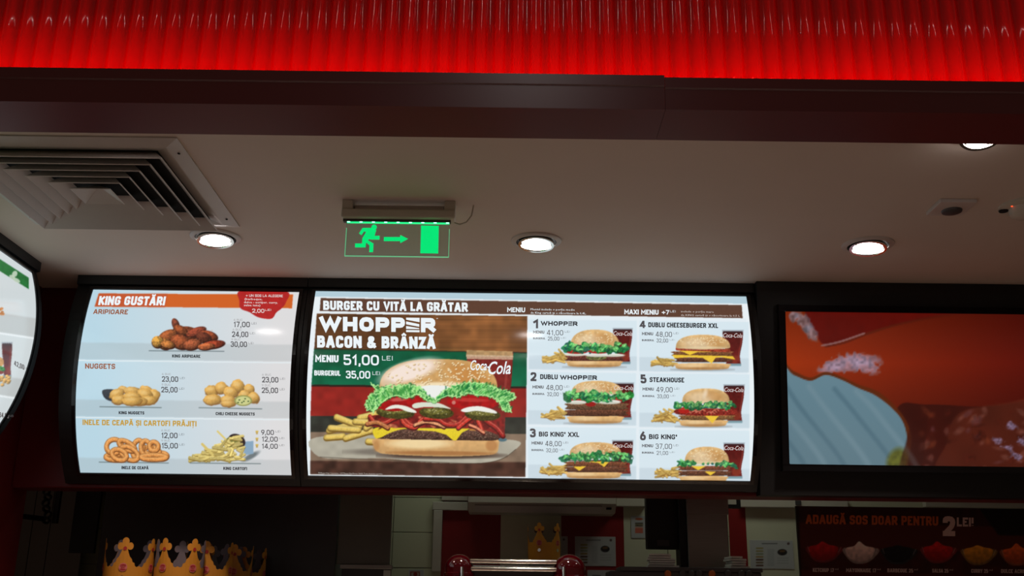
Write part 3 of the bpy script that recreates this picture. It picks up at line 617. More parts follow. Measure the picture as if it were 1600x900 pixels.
# patty, cheese
c.poly(smooth([(586, 677), (620, 671), (680, 672), (740, 672), (775, 674), (779, 680), (774, 688), (720, 688), (660, 687), (600, 686), (588, 684)], 6), (84, 58, 48), 1, .55, .8, grad=.5)
for k in range(160): c.ell(rnd(600, 775), rnd(673, 686), .9, .6, (170, 140, 120) if k % 3 else (30, 18, 14), 0, .5, .7)
c.poly(smooth([(583, 671), (600, 667), (640, 668), (622, 672), (608, 677), (594, 684), (586, 684)], 5), (226, 202, 46), 1, .04)
c.poly([(622, 669), (735, 669.5), (722, 676), (713, 688), (708, 688), (697, 679), (680, 674), (650, 672)], (228, 204, 44), 1, .04)
c.line([(735, 671), (778, 672)], 3.5, (188, 128, 60), 1)
# bacon and sauce
def ribbon(pts, wd, col): c.line(smooth(pts, 6, False)+np.array([0, 1.6]), wd+1.2, (74, 14, 14), 1); c.line(smooth(pts, 6, False), wd, col, 1, .2, 1); c.line(smooth(pts, 6, False)-np.array([0, wd*.22]), wd*.2, (226, 140, 120), .55)
c.poly(smooth([(576, 652), (600, 648), (690, 650), (775, 650), (788, 668), (782, 680), (740, 670), (600, 668), (580, 664)], 5), (116, 26, 24), 1, .25, 4)
for k in range(46): c.ell(rnd(584, 778), rnd(651, 667), rnd(3, 8), rnd(1.5, 3.5), random.choice(((176, 50, 40), (96, 18, 18), (204, 120, 84), (150, 36, 30), (70, 14, 14))), rnd(-.8, .8), 1, .7, .25, 1.6, wob=.3)
ribbon([(578, 650), (586, 659), (600, 661), (614, 654), (628, 650), (634, 657), (646, 665), (660, 660)], 6, (168, 48, 36))
ribbon([(574, 662), (590, 660), (606, 668)], 6, (176, 110, 60)); ribbon([(626, 648), (632, 662), (648, 668), (658, 656), (672, 650)], 5.5, (190, 56, 40))
ribbon([(648, 664), (664, 659), (682, 662), (694, 667)], 4.5, (214, 150, 104)); ribbon([(664, 654), (684, 655), (698, 663), (716, 662), (730, 650), (742, 648)], 6, (164, 42, 34))
ribbon([(716, 668), (728, 658), (742, 650), (748, 660), (754, 674)], 6, (184, 50, 38)); ribbon([(752, 650), (764, 660), (776, 668), (786, 680)], 7, (150, 34, 30)); ribbon([(734, 664), (744, 668), (756, 676)], 4, (210, 130, 96))
# pickles, onion, tomato
for cx, cy, rx in ((618, 644, 30), (682, 644, 27), (754, 647, 28)):
    c.ell(cx, cy+1, rx, 9.5, (66, 62, 24), .05, .8, 1, .35, 1.6); c.ell(cx-3, cy-2, rx*.75, 5, (128, 124, 62), .05, 2, .7, .35, 1.6)
    for k in range(9): c.ell(cx+rnd(-rx*.7, rx*.7), cy+rnd(-4, 3), 1.2, .7, (214, 210, 160), 0, .5, .7)
c.ell(624, 630, 33, 12, (160, 20, 22), -.12, .8, 1, .12, 4); c.ell(660, 628, 30, 9, (170, 22, 24), .1, .8, 1, .1, 4); c.ell(738, 629, 40, 11, (164, 22, 24), .04, .8, 1, .12, 4)
c.ell(624, 624, 14, 3, (220, 120, 110), -.1, 1.5, .6); c.ell(735, 625, 28, 3, (206, 70, 64), .03, 1.5, .6); c.ell(709, 629, 3, 3, (220, 190, 170), 0, 1, .6)
c.poly(smooth([(602, 640), (614, 633), (632, 634), (648, 641), (650, 645), (636, 643), (622, 638)], 5), (232, 234, 222)); c.poly(smooth([(644, 633), (654, 629), (682, 629), (700, 636), (704, 639), (690, 637), (664, 636), (648, 638)], 5), (216, 222, 204))
c.poly(smooth([(720, 641), (732, 636), (752, 635), (772, 641), (776, 646), (760, 644), (744, 642), (728, 644)], 5), (236, 238, 230))
# top bun
pts = []
for t in np.linspace(math.pi, 2*math.pi, 40):
    pts.append((685+92*abs(math.cos(t))**.72*math.copysign(1, math.cos(t)), 606-45*abs(math.sin(t))**.9))
pts += [(777, 612), (740, 614), (690, 610), (640, 612), (596, 610)]
c.poly(pts, (206, 160, 100), 1, .05, 4, grad=-.05)
c.ell(640, 580, 46, 15, (246, 230, 220), -.3, 9, .95); c.ell(735, 590, 36, 16, (196, 132, 66), .45, 9, .75); c.ell(690, 604, 56, 7, (248, 232, 196), 0, 4, .85); c.ell(606, 602, 10, 8, (214, 190, 160), 0, 5, .6)
for k in range(150):
    a_ = rnd(0, 2*math.pi); r = math.sqrt(random.random()); x = 688+84*r*math.cos(a_); y = 586+20*r*math.sin(a_)
    c.ell(x+.5, y+.7, 1.9, 1.1, (150, 104, 60), rnd(-1, 1), .6, .6); c.ell(x, y, 1.8, 1.0, (246, 228, 186), rnd(-.9, .9), .5, .95)
# mayonnaise and lettuce
c.poly(smooth([(652, 607), (672, 602), (700, 604), (704, 612), (690, 618), (678, 625), (664, 616)], 6), (236, 238, 234))
def frill(pts, seed, amp=3.2, base=(112, 190, 92)):
    r = np.random.default_rng(seed); P = smooth(pts, 14); n_ = len(P); C0 = P.mean(0)
    k = np.arange(n_); d = P-C0; d /= np.linalg.norm(d, axis=1)[:, None]+1e-6
    off = (np.sin(k*1.35+seed)+np.sin(k*.62+2*seed)*.8+r.normal(0, .5, n_))*amp*.5; Q = P+d*off[:, None]
    c.poly(Q+[.3, 1.6], (24, 84, 42), .8); c.poly(Q, base, 1, .3, 4)
    x0, y0 = P.min(0); x1, y1 = P.max(0)
    def inside(x, y):
        ins = False
        for (xa, ya), (xb, yb) in zip(P, np.roll(P, -1, 0)):
            if (ya > y) != (yb > y) and x < (xb-xa)*(y-ya)/(yb-ya+1e-9)+xa: ins = not ins
        return ins
    area_ = (x1-x0)*(y1-y0)
    for ps in range(3):
        for _ in range(int(area_/(26, 20, 14)[ps])):
            x, y = r.uniform(x0, x1), r.uniform(y0, y1)
            if not inside(x, y): continue
            a_ = r.uniform(-1.9, -1.2)+(x-685)/140; L = r.uniform(2, 6)*(1, .8, .5)[ps]
            col = ((20, 104, 50), (74, 160, 72), (178, 236, 150))[ps]
            pt = [(x+math.cos(a_)*L*t+math.sin(t*3)*1.2, y+math.sin(a_)*L*t) for t in (-1, -.3, .4, 1)]
            c.line(pt, (2.6, 2, 1.1)[ps], col, (.6, .6, .75)[ps])
    for i in range(0, n_-2): 
        if r.random() < .75: c.line(Q[i:i+3], 1.3, (186, 240, 156), .75)
frill([(580, 600), (596, 606), (610, 602), (600, 616), (588, 628), (584, 642), (572, 636), (576, 620), (588, 610)], 1)
frill([(594, 612), (616, 604), (640, 602), (660, 608), (664, 622), (652, 616), (636, 622), (618, 618), (600, 626), (586, 640), (588, 624)], 2, base=(126, 204, 104))
frill([(656, 612), (670, 620), (684, 626), (676, 628), (662, 622)], 4, 2, (70, 150, 76))
frill([(680, 626), (692, 612), (712, 602), (738, 598), (752, 606), (748, 618), (732, 614), (716, 620), (700, 618)], 5, base=(44, 140, 74))
frill([(736, 600), (758, 600), (780, 608), (800, 614), (804, 622), (794, 628), (798, 642), (786, 640), (778, 626), (760, 618), (742, 616)], 6, base=(96, 184, 96))
# menu half
quad(c, 824, 494, 1166, 497.5, 1172, 760, 821, 752, (226, 236, 242))
for (x0, y0, x1, y1) in ((826, 499, 995, 577), (999, 501, 1170, 580), (825, 581, 994, 663), (999, 583, 1171, 667), (825, 667, 994, 748), (999, 671, 1171, 753)):
    quad(c, x0, y0, x1, y0+2, x1, y1+2, x0, y1, (214, 230, 238)); quad(c, x0, y1-22, x1, y1-20, x1, y1+2, x0, y1, (190, 206, 216), soft=6, alpha=.55)
def small(kind, bx0, bx1, yt, yb, fr, cu):
    cup(c, *cu); fries(c, *fr)
    h_ = yb-yt; botbun(c, bx0, bx1-2, yb-h_*.17, yb)
    if kind == 1:
        patty(c, bx0, bx1, yb-h_*.30, yb-h_*.16, (96, 50, 42)); c.ell(bx0+45, yb-h_*.25, 16, 4.5, (104, 104, 60), 0, .8, 1, .4)
        onion(c, bx0+12, yb-h_*.33, 16, 2.6); onion(c, bx1-14, yb-h_*.31, 18, 2.4); onion(c, bx0+46, yb-h_*.31, 18, 2.6)
        tomato(c, bx0+14, yb-h_*.40, 17, 3.2); tomato(c, bx1-36, yb-h_*.42, 18, 4); topbun(c, bx0+4, bx1-4, yt, yb-h_*.5)
        lettuce(c, bx0-4, bx1+6, yb-h_*.53, 12)
    elif kind == 2:
        patty(c, bx0-2, bx1+4, yb-h_*.31, yb-h_*.17); patty(c, bx0-2, bx1+4, yb-h_*.47, yb-h_*.32, (104, 74, 52))
        tomato(c, bx0+16, yb-h_*.55, 18, 4); tomato(c, bx1-18, yb-h_*.55, 22, 4); onion(c, bx0+12, yb-h_*.49, 15, 3); onion(c, bx1-22, yb-h_*.50, 18, 3.4); c.ell(bx0+34, yb-h_*.45, 8, 4, (150, 30, 26))
        topbun(c, bx0+4, bx1-2, yt, yb-h_*.68); lettuce(c, bx0-3, bx1+10, yb-h_*.66, 12); lettuce(c, bx0+28, bx0+58, yb-h_*.58, 8)
    elif kind == 3:
        patty(c, bx0, bx1+6, yb-h_*.31, yb-h_*.17); patty(c, bx0, bx1+6, yb-h_*.46, yb-h_*.32, (112, 66, 44))
        c.line([(bx0, yb-h_*.5), (bx1, yb-h_*.47)], 2.5, (60, 40, 34)); onion(c, bx0+22, yb-h_*.53, 22, 2.4)
        cheese(c, [(bx0+46, yb-h_*.46), (bx0+66, yb-h_*.46), (bx0+58, yb-h_*.31)]); cheese(c, [(bx0+10, yb-h_*.32), (bx0+30, yb-h_*.33), (bx0+19, yb-h_*.2)]); cheese(c, [(bx0+26, yb-h_*.47), (bx0+46, yb-h_*.46), (bx0+50, yb-h_*.42)])
        topbun(c, bx0+4, bx1, yt, yb-h_*.62); lettuce(c, bx0-4, bx1+11, yb-h_*.62, 11)
    elif kind == 4:
        patty(c, bx0+2, bx1+1, yb-h_*.34, yb-h_*.21); patty(c, bx0-3, bx1+1, yb-h_*.52, yb-h_*.38, (116, 74, 46))
        cheese(c, [(bx0-6, yb-h_*.42), (bx1+4, yb-h_*.38), (bx1+8, yb-h_*.28), (bx1-14, yb-h_*.35), (bx0+62, yb-h_*.33), (bx0+56, yb-h_*.17), (bx0+42, yb-h_*.33), (bx0+20, yb-h_*.35), (bx0-2, yb-h_*.32)])
        cheese(c, [(bx0, yb-h_*.56), (bx1-4, yb-h_*.51), (bx0+34, yb-h_*.5), (bx0+22, yb-h_*.41), (bx0+12, yb-h_*.5)]); 
        c.line([(bx0+2, yb-h_*.59), (bx1-2, yb-h_*.54)], 5, (150, 60, 40), 1, .3); topbun(c, bx0, bx1, yt, yb-h_*.6)
    elif kind == 5:
        patty(c, bx0+1, bx1+8, yb-h_*.29, yb-h_*.17, (120, 84, 50)); cheese(c, [(bx0+38, yb-h_*.28), (bx0+60, yb-h_*.27), (bx0+50, yb-h_*.08)])
        c.poly(smooth([(bx0, yb-h_*.47), (bx1+6, yb-h_*.45), (bx1+10, yb-h_*.3), (bx0, yb-h_*.3)], 5), (130, 40, 32), 1, .6, .8)
        for k in range(14): x = rnd(bx0+5, bx1); y = yb-h_*rnd(.32, .45); c.line([(x, y), (x+4, y-2), (x+7, y+1)], 1.6, (204, 120, 96), .8)
        tomato(c, bx0+6, yb-h_*.42, 9, 5); topbun(c, bx0+3, bx1+3, yt, yb-h_*.62, False); lettuce(c, bx0-6, bx1+11, yb-h_*.57, 9, lt=(110, 170, 96))
    else:
        patty(c, bx0, bx1+3, yb-h_*.31, yb-h_*.18); patty(c, bx0, bx1+3, yb-h_*.45, yb-h_*.33, (110, 62, 44)); cheese(c, [(bx0+16, yb-h_*.46), (bx0+40, yb-h_*.45), (bx0+28, yb-h_*.33)]); cheese(c, [(bx0+38, yb-h_*.3), (bx0+56, yb-h_*.29), (bx0+47, yb-h_*.18)])
        onion(c, bx0+30, yb-h_*.49, 14, 2.4); topbun(c, bx0+7, bx1+2, yt, yb-h_*.53); lettuce(c, bx0, bx0+20, yb-h_*.55, 8); lettuce(c, bx1-16, bx1+10, yb-h_*.52, 8); lettuce(c, bx0+36, bx0+50, yb-h_*.53, 4)
random.seed(21)
small(1, 887, 972, 515, 573, (848, 543, 890, 567), (958, 515, 988, 569))
small(4, 1056, 1141, 523, 577, (1018, 553, 1058, 572), (1129, 518, 1161, 572))
small(2, 889, 974, 595, 661, (846, 632, 889, 656), (958, 600, 990, 656))
small(5, 1063, 1137, 607, 666, (1018, 634, 1062, 660), (1131, 603, 1163, 661))
small(3, 886, 971, 691, 747, (844, 718, 888, 742), (957, 690, 989, 744))
small(6, 1063, 1137, 698, 753, (1024, 723, 1066, 746), (1131, 694, 1163, 748))
CV2 = c
# ---- panel 1: the snack board
c = Canvas(110, 445, 480, 752, (206, 226, 234))
W = (slice(0, c.h), slice(0, c.w)); tt = np.clip((c.X-150)/280, 0, 1)+0*c.Y
c.a[:] = np.array([184, 214, 228])*(1-tt[..., None])+np.array([220, 219, 220])*tt[..., None]
for yb in (561, 650, 741):
    c.poly([(110, yb-26), (480, yb-22), (480, yb+4), (110, yb)], (160, 168, 170), .32, soft=8)
for y in (562, 651): c.poly([(110, y), (480, y+4), (480, y+6), (110, y+2)], (226, 236, 240), .9)
c.poly([(110, 735), (122, 735), (122, 445), (110, 445)], (220, 232, 236), .0)
c.poly([(154.4, 458.6), (458, 460.2), (456.4, 481.8), (148, 479)], (206, 96, 34)); c.poly([(154.4, 458.6), (262, 459.2), (258, 480), (148, 479)], (190, 84, 48), .8, soft=6)
c.poly(smooth([(377, 454), (447, 455), (447, 472), (440, 482), (432, 488), (424, 498), (404, 496), (390, 488), (376, 482), (374, 470)], 6), (176, 34, 34), 1, .05, 4)
def drum(cx, cy, rx, ry, rot, col): c.ell(cx+.6, cy+1, rx+.8, ry+.8, (60, 26, 18), rot, .8); c.ell(cx, cy, rx, ry, col, rot, .8, 1, .3, 1.6, shade=.7); c.ell(cx-rx*.2, cy-ry*.35, rx*.5, ry*.3, [min(255, v_*1.5) for v_ in col], rot, 1.5, .5)
c.line([(233, 548), (350, 549)], 1.4, (90, 104, 110), .8)
for a_ in ((290, 521, 20, 11, 0, (124, 62, 36)), (274, 506, 5, 9, -.35, (106, 54, 38)), (282, 516, 12, 7, .5, (128, 66, 36)), (306, 518, 16, 6, -.35, (132, 60, 40)), (262, 524, 15, 8, -.4, (140, 76, 40)), (326, 524, 14, 7, .3, (140, 66, 38)), (318, 527, 12, 8, .3, (90, 44, 30)), (282, 534, 16, 11, .3, (130, 66, 38)), (300, 538, 14, 8, -.2, (140, 74, 46)), (256, 537, 11, 8, .5, (150, 98, 46)), (246, 534, 9, 9, .3, (176, 128, 58)), (262, 538, 11, 6, .2, (160, 100, 50)), (333, 538, 18, 6, -.15, (142, 56, 34)), (322, 541, 13, 5, -.1, (168, 90, 52))): drum(*a_)
for k in range(40): c.ell(rnd(250, 338), rnd(516, 543), .9, .6, (190, 130, 80), 0, .6, .5)
def nug(cx, cy, rx, ry, rot=0, col=(206, 160, 84)): c.ell(cx+.4, cy+1.2, rx+.6, ry+.6, (140, 92, 42), rot, .8, .9, wob=.12); c.ell(cx, cy, rx, ry, col, rot, .8, 1, .07, 1.6, shade=.4, wob=.12); c.ell(cx-rx*.15, cy-ry*.3, rx*.5, ry*.35, (232, 200, 134), rot, 2.5, .6)
c.line([(156, 635.5), (252, 637)], 1.6, (100, 116, 118), .8); c.line([(311, 637), (409, 639)], 1.6, (100, 116, 118), .8)
c.poly(smooth([(160, 610), (172, 608), (184, 611), (184, 622), (176, 627), (166, 624), (161, 618)], 5), (50, 54, 62), 1, .1)
for a_ in ((192, 608, 8, 5), (205, 610, 13, 6), (182, 615, 12, 7, -.4), (230, 610, 11, 6, .5), (240, 618, 9, 10, .4), (186, 624, 12, 7), (226, 616, 12, 9, .2), (232, 625, 12, 7), (206, 620, 14, 8, 0), (218, 627, 12, 6), (206, 626, 16, 7)): nug(*a_)
for a_ in ((330, 610, 11, 8), (346, 606, 10, 9), (371, 603, 11, 10, .4), (389, 608, 8, 8), (360, 613, 11, 9), (382, 617, 9, 8), (396, 621, 9, 9), (332, 624, 14, 8), (356, 625, 12, 8), (356, 630, 12, 5)): nug(*a_, **{} )
c.ell(380, 626, 14, 8.5, (150, 150, 84), 0, .8); c.ell(380, 626, 11.5, 6.6, (204, 206, 140), 0, .8)
for q in ((374, 625), (383, 623), (388, 627), (378, 629), (372, 629), (381, 627)): c.ell(q[0], q[1], 1.4, 1, (52, 80, 40))
def oring(cx, cy, rx, ry, rot):
    P = [(cx+rx*math.cos(t)*math.cos(rot)-ry*math.sin(t)*math.sin(rot), cy+rx*math.cos(t)*math.sin(rot)+ry*math.sin(t)*math.cos(rot)) for t in np.linspace(0, 2*math.pi, 26)]
    c.line(np.array(P)+[.4, 1], 7.6, (124, 72, 34)); c.line(P, 6.6, (206, 138, 74), 1, .14, 1); c.line(np.array(P)-[.6, 1.2], 1.8, (232, 184, 120), .55)
c.line([(155, 722), (263, 723.5)], 1.6, (100, 116, 118), .8)
for a_ in ((252, 712, 9, 5, 0), (237, 704, 12, 6, .2), (180, 714, 15, 4.5, .05), (215, 701, 8, 14, .2), (228, 700, 8, 12, -.2), (240, 697, 7, 7, .1), (178, 697, 12, 11, -.3), (198, 696, 14, 6, .5), (202, 708, 15, 9, .55), (186, 710, 12, 8, .4), (240, 714, 20, 3.5, 0)): oring(*a_)
c.line([(297, 723.5), (407, 724.5)], 1.6, (100, 116, 118), .8)
c.ell(392, 713, 14, 4, (84, 96, 100), -.5, 3, .8)
c.poly([(382, 690), (396, 689), (396, 709), (381, 711)], (136, 166, 190)); c.ell(370, 689, 14, 10.5, (44, 32, 34), .45, .8); c.ell(364, 692, 12, 9, (120, 120, 60), .45, 1)
random.seed(5)
for k in range(78):
    t = random.random(); cx = 300+78*t; y = rnd(722-44*t**.8 if t > .1 else 716, 718); a_ = rnd(-.5, .5) if t < .6 else rnd(-1.4, 1.2)
    L = rnd(8, 13) if t < .7 else rnd(4, 8); dx, dy = math.cos(a_)*L, math.sin(a_)*L*.7; q = rnd(.8, 1.1)
    P = [(max(296, cx-dx), min(721, max(676, y-dy))), (min(382, cx+dx), min(721, max(678, y+dy)))]
    c.line(np.array(P)+[.2, 1], 4, (140, 116, 54), .8); c.line(P, 3.3, (222*q, 202*q, 124*q), 1, .06)
c.line([(340, 674), (352, 686)], 3, (220, 200, 120)); c.line([(316, 694), (332, 710)], 4, (214, 192, 112))
for i, y in enumerate((676, 687, 697)): c.poly([(399.5, y-3), (403.5, y-3), (403, y+2.5), (400, y+2.5)], (190, 160, 90)); c.line([(400, y-2), (403, y-2)], 2, (220, 190, 80), .7)
CV1 = c
# ---- left board
c = Canvas(-60, 370, 70, 760, (206, 214, 216))
c.poly([(-60, 366), (45, 434), (45, 452), (-60, 386)], (30, 110, 52), tex=.08, cell=4)
for q in ((20, 435, 5, 3), (27, 440, 6, 3), (24, 430, 4, 5)): c.ell(q[0]-1, q[1]-6+4, q[2], q[3], (196, 210, 190), .5, .6, .9)
for y in (520, 618): c.poly([(-60, y-10), (60, y+8), (60, y+11), (-60, y-7)], (232, 238, 240)); c.poly([(-60, y-40), (60, y-22), (60, y+8), (-60, y-10)], (170, 172, 170), .5, soft=8)
for k in range(14): c.ell(rnd(-8, 5), rnd(480, 496), 2.6, 2, (186, 120, 60), 0, .6, 1, .2)
cup(c, 3, 537, 19, 590); c.ell(-2, 566, 8, 8, (200, 150, 90), 0, .6, 1, .1); c.ell(0, 577, 8, 5, (60, 130, 60), 0, .6, 1, .4); c.ell(-2, 582, 8, 3, (130, 40, 30))
for k in range(22): nx = rnd(-8, 17); c.ell(nx, rnd(588, 603), 3, 2.5, (204, 160, 90), 0, .6, 1, .1, shade=.6)
CVL = c
# ---- the screen
c = Canvas(1215, 470, 1720, 745, (150, 30, 8))
xs = c.X+0*c.Y; ys = c.Y+0*c.X
t = np.clip((xs-1240)/420, 0, 1); u = np.clip((ys-560)/70, -1, 1)
base = np.array([196, 62, 14])*(1-t[..., None])+np.array([104, 14, 8])*t[..., None]
c.a[:] = base*(1-.22*np.abs(u[..., None]-.1))
c.poly(smooth([(1260, 480), (1330, 476), (1500, 478), (1600, 482), (1460, 496), (1380, 512), (1320, 532), (1290, 540), (1274, 520)], 6), (112, 14, 6), 1, .04, 10, soft=5)
c.line(smooth([(1290, 541), (1320, 535), (1360, 520), (1420, 503), (1500, 490), (1600, 484)], 6, False), 4, (96, 30, 14), .6); c.line(smooth([(1284, 540), (1312, 534), (1350, 521)], 6, False), 3, (176, 130, 130), .8)
for a_ in ((1256, 503, 9, 18, -.65), (1268, 520, 8, 14, -.6), (1240, 494, 8, 9, -.6)): c.ell(*a_[:4], (156, 150, 168), a_[4], 3, .7, .35, 4, wob=.3)
for a_ in ((1320, 569, 34, 12, -.1), (1345, 562, 30, 10, .1), (1300, 574, 24, 8, -.3), (1352, 572, 24, 10, .3)): c.ell(*a_[:4], (190, 164, 190), a_[4], 4, .75, .25, 4, wob=.35)
c.poly(smooth([(1400, 640), (1450, 632), (1560, 634), (1740, 612), (1740, 750), (1380, 750)], 6), (72, 18, 10), 1, .1, 30, soft=4)
c.poly(smooth([(1500, 645), (1580, 628), (1740, 600), (1740, 750), (1480, 750), (1480, 690)], 6), (110, 46, 28), .6, .1, 30, soft=10)
for k in range(70): c.ell(rnd(1440, 1640), rnd(640, 738), rnd(3, 9), rnd(2, 6), random.choice(((170, 110, 100), (130, 84, 96), (96, 30, 18), (150, 70, 40), (60, 14, 8))), rnd(-1, 1), 4, .4, .3, 4, wob=.4)
for q in ((1560, 690), (1575, 700), (1590, 714), (1600, 690), (1580, 665)): c.ell(q[0], q[1], 8, 5, (156, 140, 180), .4, 3, .7, .4, 1.6, wob=.6)
pk = smooth([(1216, 578), (1240, 586), (1266, 595), (1290, 586), (1316, 594), (1340, 606), (1368, 618), (1396, 640), (1412, 662), (1417, 690), (1408, 715), (1396, 745), (1216, 745)], 6)
c.poly(smooth([(1216, 574), (1240, 580), (1266, 590), (1290, 581), (1316, 589), (1342, 601), (1372, 612), (1400, 636), (1418, 662), (1424, 690), (1418, 720), (1405, 748), (1216, 748)], 6), (112, 50, 14), .9, soft=3)
c.poly(pk, (122, 160, 176), 1, .0, 10, grad=.12, soft=1)
for d_, w_, k_ in ((0, 10, 1), (38, 12, -1), (78, 10, 1), (112, 12, -1), (-30, 12, -1), (-62, 10, 1)):
    P = smooth([(1226+d_, 600+d_*.1), (1250+d_, 636), (1282+d_*1.0, 676), (1310+d_, 712), (1326+d_, 740)], 6, False); c.line(P, w_, (92, 132, 150) if k_ > 0 else (142, 176, 190), .28); c.line(P, w_*.5, (84, 122, 142) if k_ > 0 else (152, 184, 198), .3)
c.ell(1402, 722, 16, 22, (112, 112, 30), .3, 8, .9, .2, 4); c.poly([(1424, 660), (1450, 650), (1440, 745), (1400, 745)], (60, 14, 8), .5, soft=8)
CVT = c
# ================================================================== the boards
def lightbox(name, srf, u0, u1, th0, th1, cv, nu, nv, label, keybase, axis, frame_u, frame_th, thing_loc, cat='menu board'):
    t = empty(name, thing_loc, label, cat, 'curved backlit menu boards')
    th = np.linspace(frame_th[0], frame_th[1], 26)
    if axis == 'x':
        f = [(srf.yc-(PR-.002)*math.cos(a_), srf.zc+(PR-.002)*math.sin(a_)) for a_ in th]
        back = 3.499; f = [(back, f[0][1])]+f+[(f[-1][0]-.012, ZC-.032), (f[-1][0]-.012, ZC-.0005), (back, ZC-.0005)]
        prism('housing', f, 'x', frame_u[0], frame_u[1], BLACK, t)
    else:
        f = [(srf.xc+(PR-.002)*math.cos(a_), srf.zc+(PR-.002)*math.sin(a_)) for a_ in th]
        back = -1.679; f = [(max(back, f[0][0])-.0, f[0][1])]+[q for q in f if q[0] > back+.002]; f = [(back, f[1][1])]+f[1:]+[(f[-1][0]+.012, ZC-.032), (f[-1][0]+.012, ZC-.0005), (back, ZC-.0005)]
        prism('housing', f, 'y', frame_u[0], frame_u[1], BLACK, t)
    print_sheet('printed_front', srf, u0, u1, th0, th1, nu, nv, cv, BACKLIT, t, .0005)
    # slim glossy black edge strips left and right of the picture and along top and bottom
    g = .012
    for nm, a0, a1 in (('side_frame', u0-g-.001, u0-.001), ('side_frame', u1+.001, u1+g+.001)):
        bm = bmesh.new(); R = []
        for a_ in np.linspace(th0-.02, th1+.02, 20):
            R.append([bm.verts.new(srf.pt(np.array(q), np.array(a_), e_)) for q, e_ in ((a0, -.003), (a0, .004), (a1, .004), (a1, -.003))])
        for A, B in zip(R, R[1:]):
            for k in range(4): bm.faces.new((A[k], A[(k+1) % 4], B[(k+1) % 4], B[k]))
        bm.faces.new(R[0]); bm.faces.new(R[-1]); frombm(nm, bm, BLACKG, t)
    for nm, a0, a1 in (('end_frame', th0-.020, th0-.0016), ('end_frame', th1+.0016, th1+.020)):
        bm = bmesh.new(); R = []
        for q in (u0-.001, u1+.001): R.append([bm.verts.new(srf.pt(np.array(q), np.array(a_), e_)) for a_, e_ in ((a0, -.003), (a0, .004), (a1, .004), (a1, -.003))])
        for k in range(4): bm.faces.new((R[0][k], R[0][(k+1) % 4], R[1][(k+1) % 4], R[1][k]))
        bm.faces.new(R[0]); bm.faces.new(R[1]); frombm(nm, bm, BLACKG, t)
    for i, nm in enumerate(('heading_lettering', 'price_lettering', 'caption_lettering')): KEYS[keybase+str(i)] = (srf, .0014, BACKLIT, t, nm)
    KEYS[keybase+'3'] = KEYS[keybase+'4'] = (srf, .0022, BACKLIT, t, 'cup_lettering')
    return t
CX = Cyl()
def edge(pts): return float(np.mean([CX.hit(np.array(float(x)), np.array(float(y)))[0] for x, y in pts]))
a0 = edge([(146, 453), (124.6, 549), (121, 633), (123, 739)]); a1 = edge([(468.3, 456.5), (454.5, 740)])
b0 = edge([(494.7, 455.6), (480, 739.6)]); b1 = edge([(1167, 463), (1176.5, 620), (1172, 754)])
H_ = lambda x, y: CX.ang(CX.hit(np.array(float(x)), np.array(float(y))))
th1 = (H_(146, 453)+H_(468, 456.5))/2; th0 = (H_(123, 739.5)+H_(454, 741))/2
th1b = (H_(495, 455.6)+H_(1167, 463))/2; th0b = (H_(480, 740)+H_(1172, 754))/2
thb = H_(800, 764.5); tht = math.asin((ZC-.034-CX.zc)/PR)
mid = (a1+b0)/2; rgt = at(1190, 600, 3.33).x
B1 = lightbox('menu_board', CX, a0, a1, th0, th1, CV1, 380, 300, 'curved backlit menu board of chicken wings, nuggets, onion rings and fries, under the air vent', 'p1', 'x', (a0-.058, mid-.0012), (thb, tht), ((a0+a1)/2, 3.45, bulk_z0))
B2 = lightbox('menu_board', CX, b0, b1, th0b, th1b, CV2, 760, 300, 'wide curved backlit menu board with one big hamburger and six numbered meals', 'p2', 'x', (mid+.0012, rgt-.0012), (thb, tht), ((b0+b1)/2, 3.45, bulk_z0))
CL = CylX(); yl = 3.17
B3 = lightbox('menu_board', CL, 1.95, yl, th0, th1, CVL, 300, 200, 'backlit menu board with a green heading on the left side wall, cut by the edge', 'pl', 'y', (1.85, yl+.05), (thb, tht), (-1.60, 2.6, bulk_z0))
# ---- flat video screen in its black surround
TVp = at(1420, 488+.012*194, 3.318); bt = CX  # top of the picture
pT = np.array([TVp.x, 3.318, at(1226, 487, 3.318).z]); pB = np.array([TVp.x, 3.395, at(1233, 725, 3.395).z])
PL = Plane((0, pB[1], pB[2]), (0, pT[1]-pB[1], pT[2]-pB[2]))
hT = float(np.linalg.norm(pT-pB)); xl = float((PL.hit(np.array(1226.), np.array(487.))[0]+PL.hit(np.array(1233.), np.array(725.))[0])/2); xr = xl+hT*16/9
tv = empty('video_screen', ((xl+xr)/2, 3.42, bulk_z0), 'flat video screen showing a burger close-up of orange sauce and pickle, in a black surround', 'screen')
ax = PL.up; nn = PL.nrm
def slab(name, x0, x1, v0, v1, e0, e1, m, parent, bev=.002):
    bm = bmesh.new(); box_bm(bm, (x0, 0, v0), (x1, 1, v1), 0)
    for v_ in bm.verts:
        e_ = e0 if v_.co.y < .5 else e1; P = PL.p0+np.array([v_.co.x, 0, 0])+PL.up*v_.co.z+PL.nrm*e_; v_.co = P
    if bev: bmesh.ops.bevel(bm, geom=list(bm.edges), offset=bev, segments=2, affect='EDGES')
    return frombm(name, bm, m, parent)
sx_l = rgt+.0012; sx_r = xr+.12
zl = lambda z: (z-PL.p0[2])/PL.up[2]
ve = zl(ZC-.036); vb = zl(at(1400, 775, 3.42).z)
yt = (PL.p0+PL.up*ve)[1]; yb = (PL.p0+PL.up*vb)[1]; zb_ = float((PL.p0+PL.up*vb)[2])
prism('surround', [(yb+.03, zb_), (yt+.0135, ZC-.036), (yt+.0135, ZC-.0005), (3.499, ZC-.0005), (3.499, zb_)], 'x', sx_l, sx_r, BLACK, tv)
fr = .022
slab('bezel', xl-fr, xr+fr, -fr, 0, -.018, .006, BLACKG, tv); slab('bezel', xl-fr, xr+fr, hT, hT+fr, -.018, .006, BLACKG, tv)
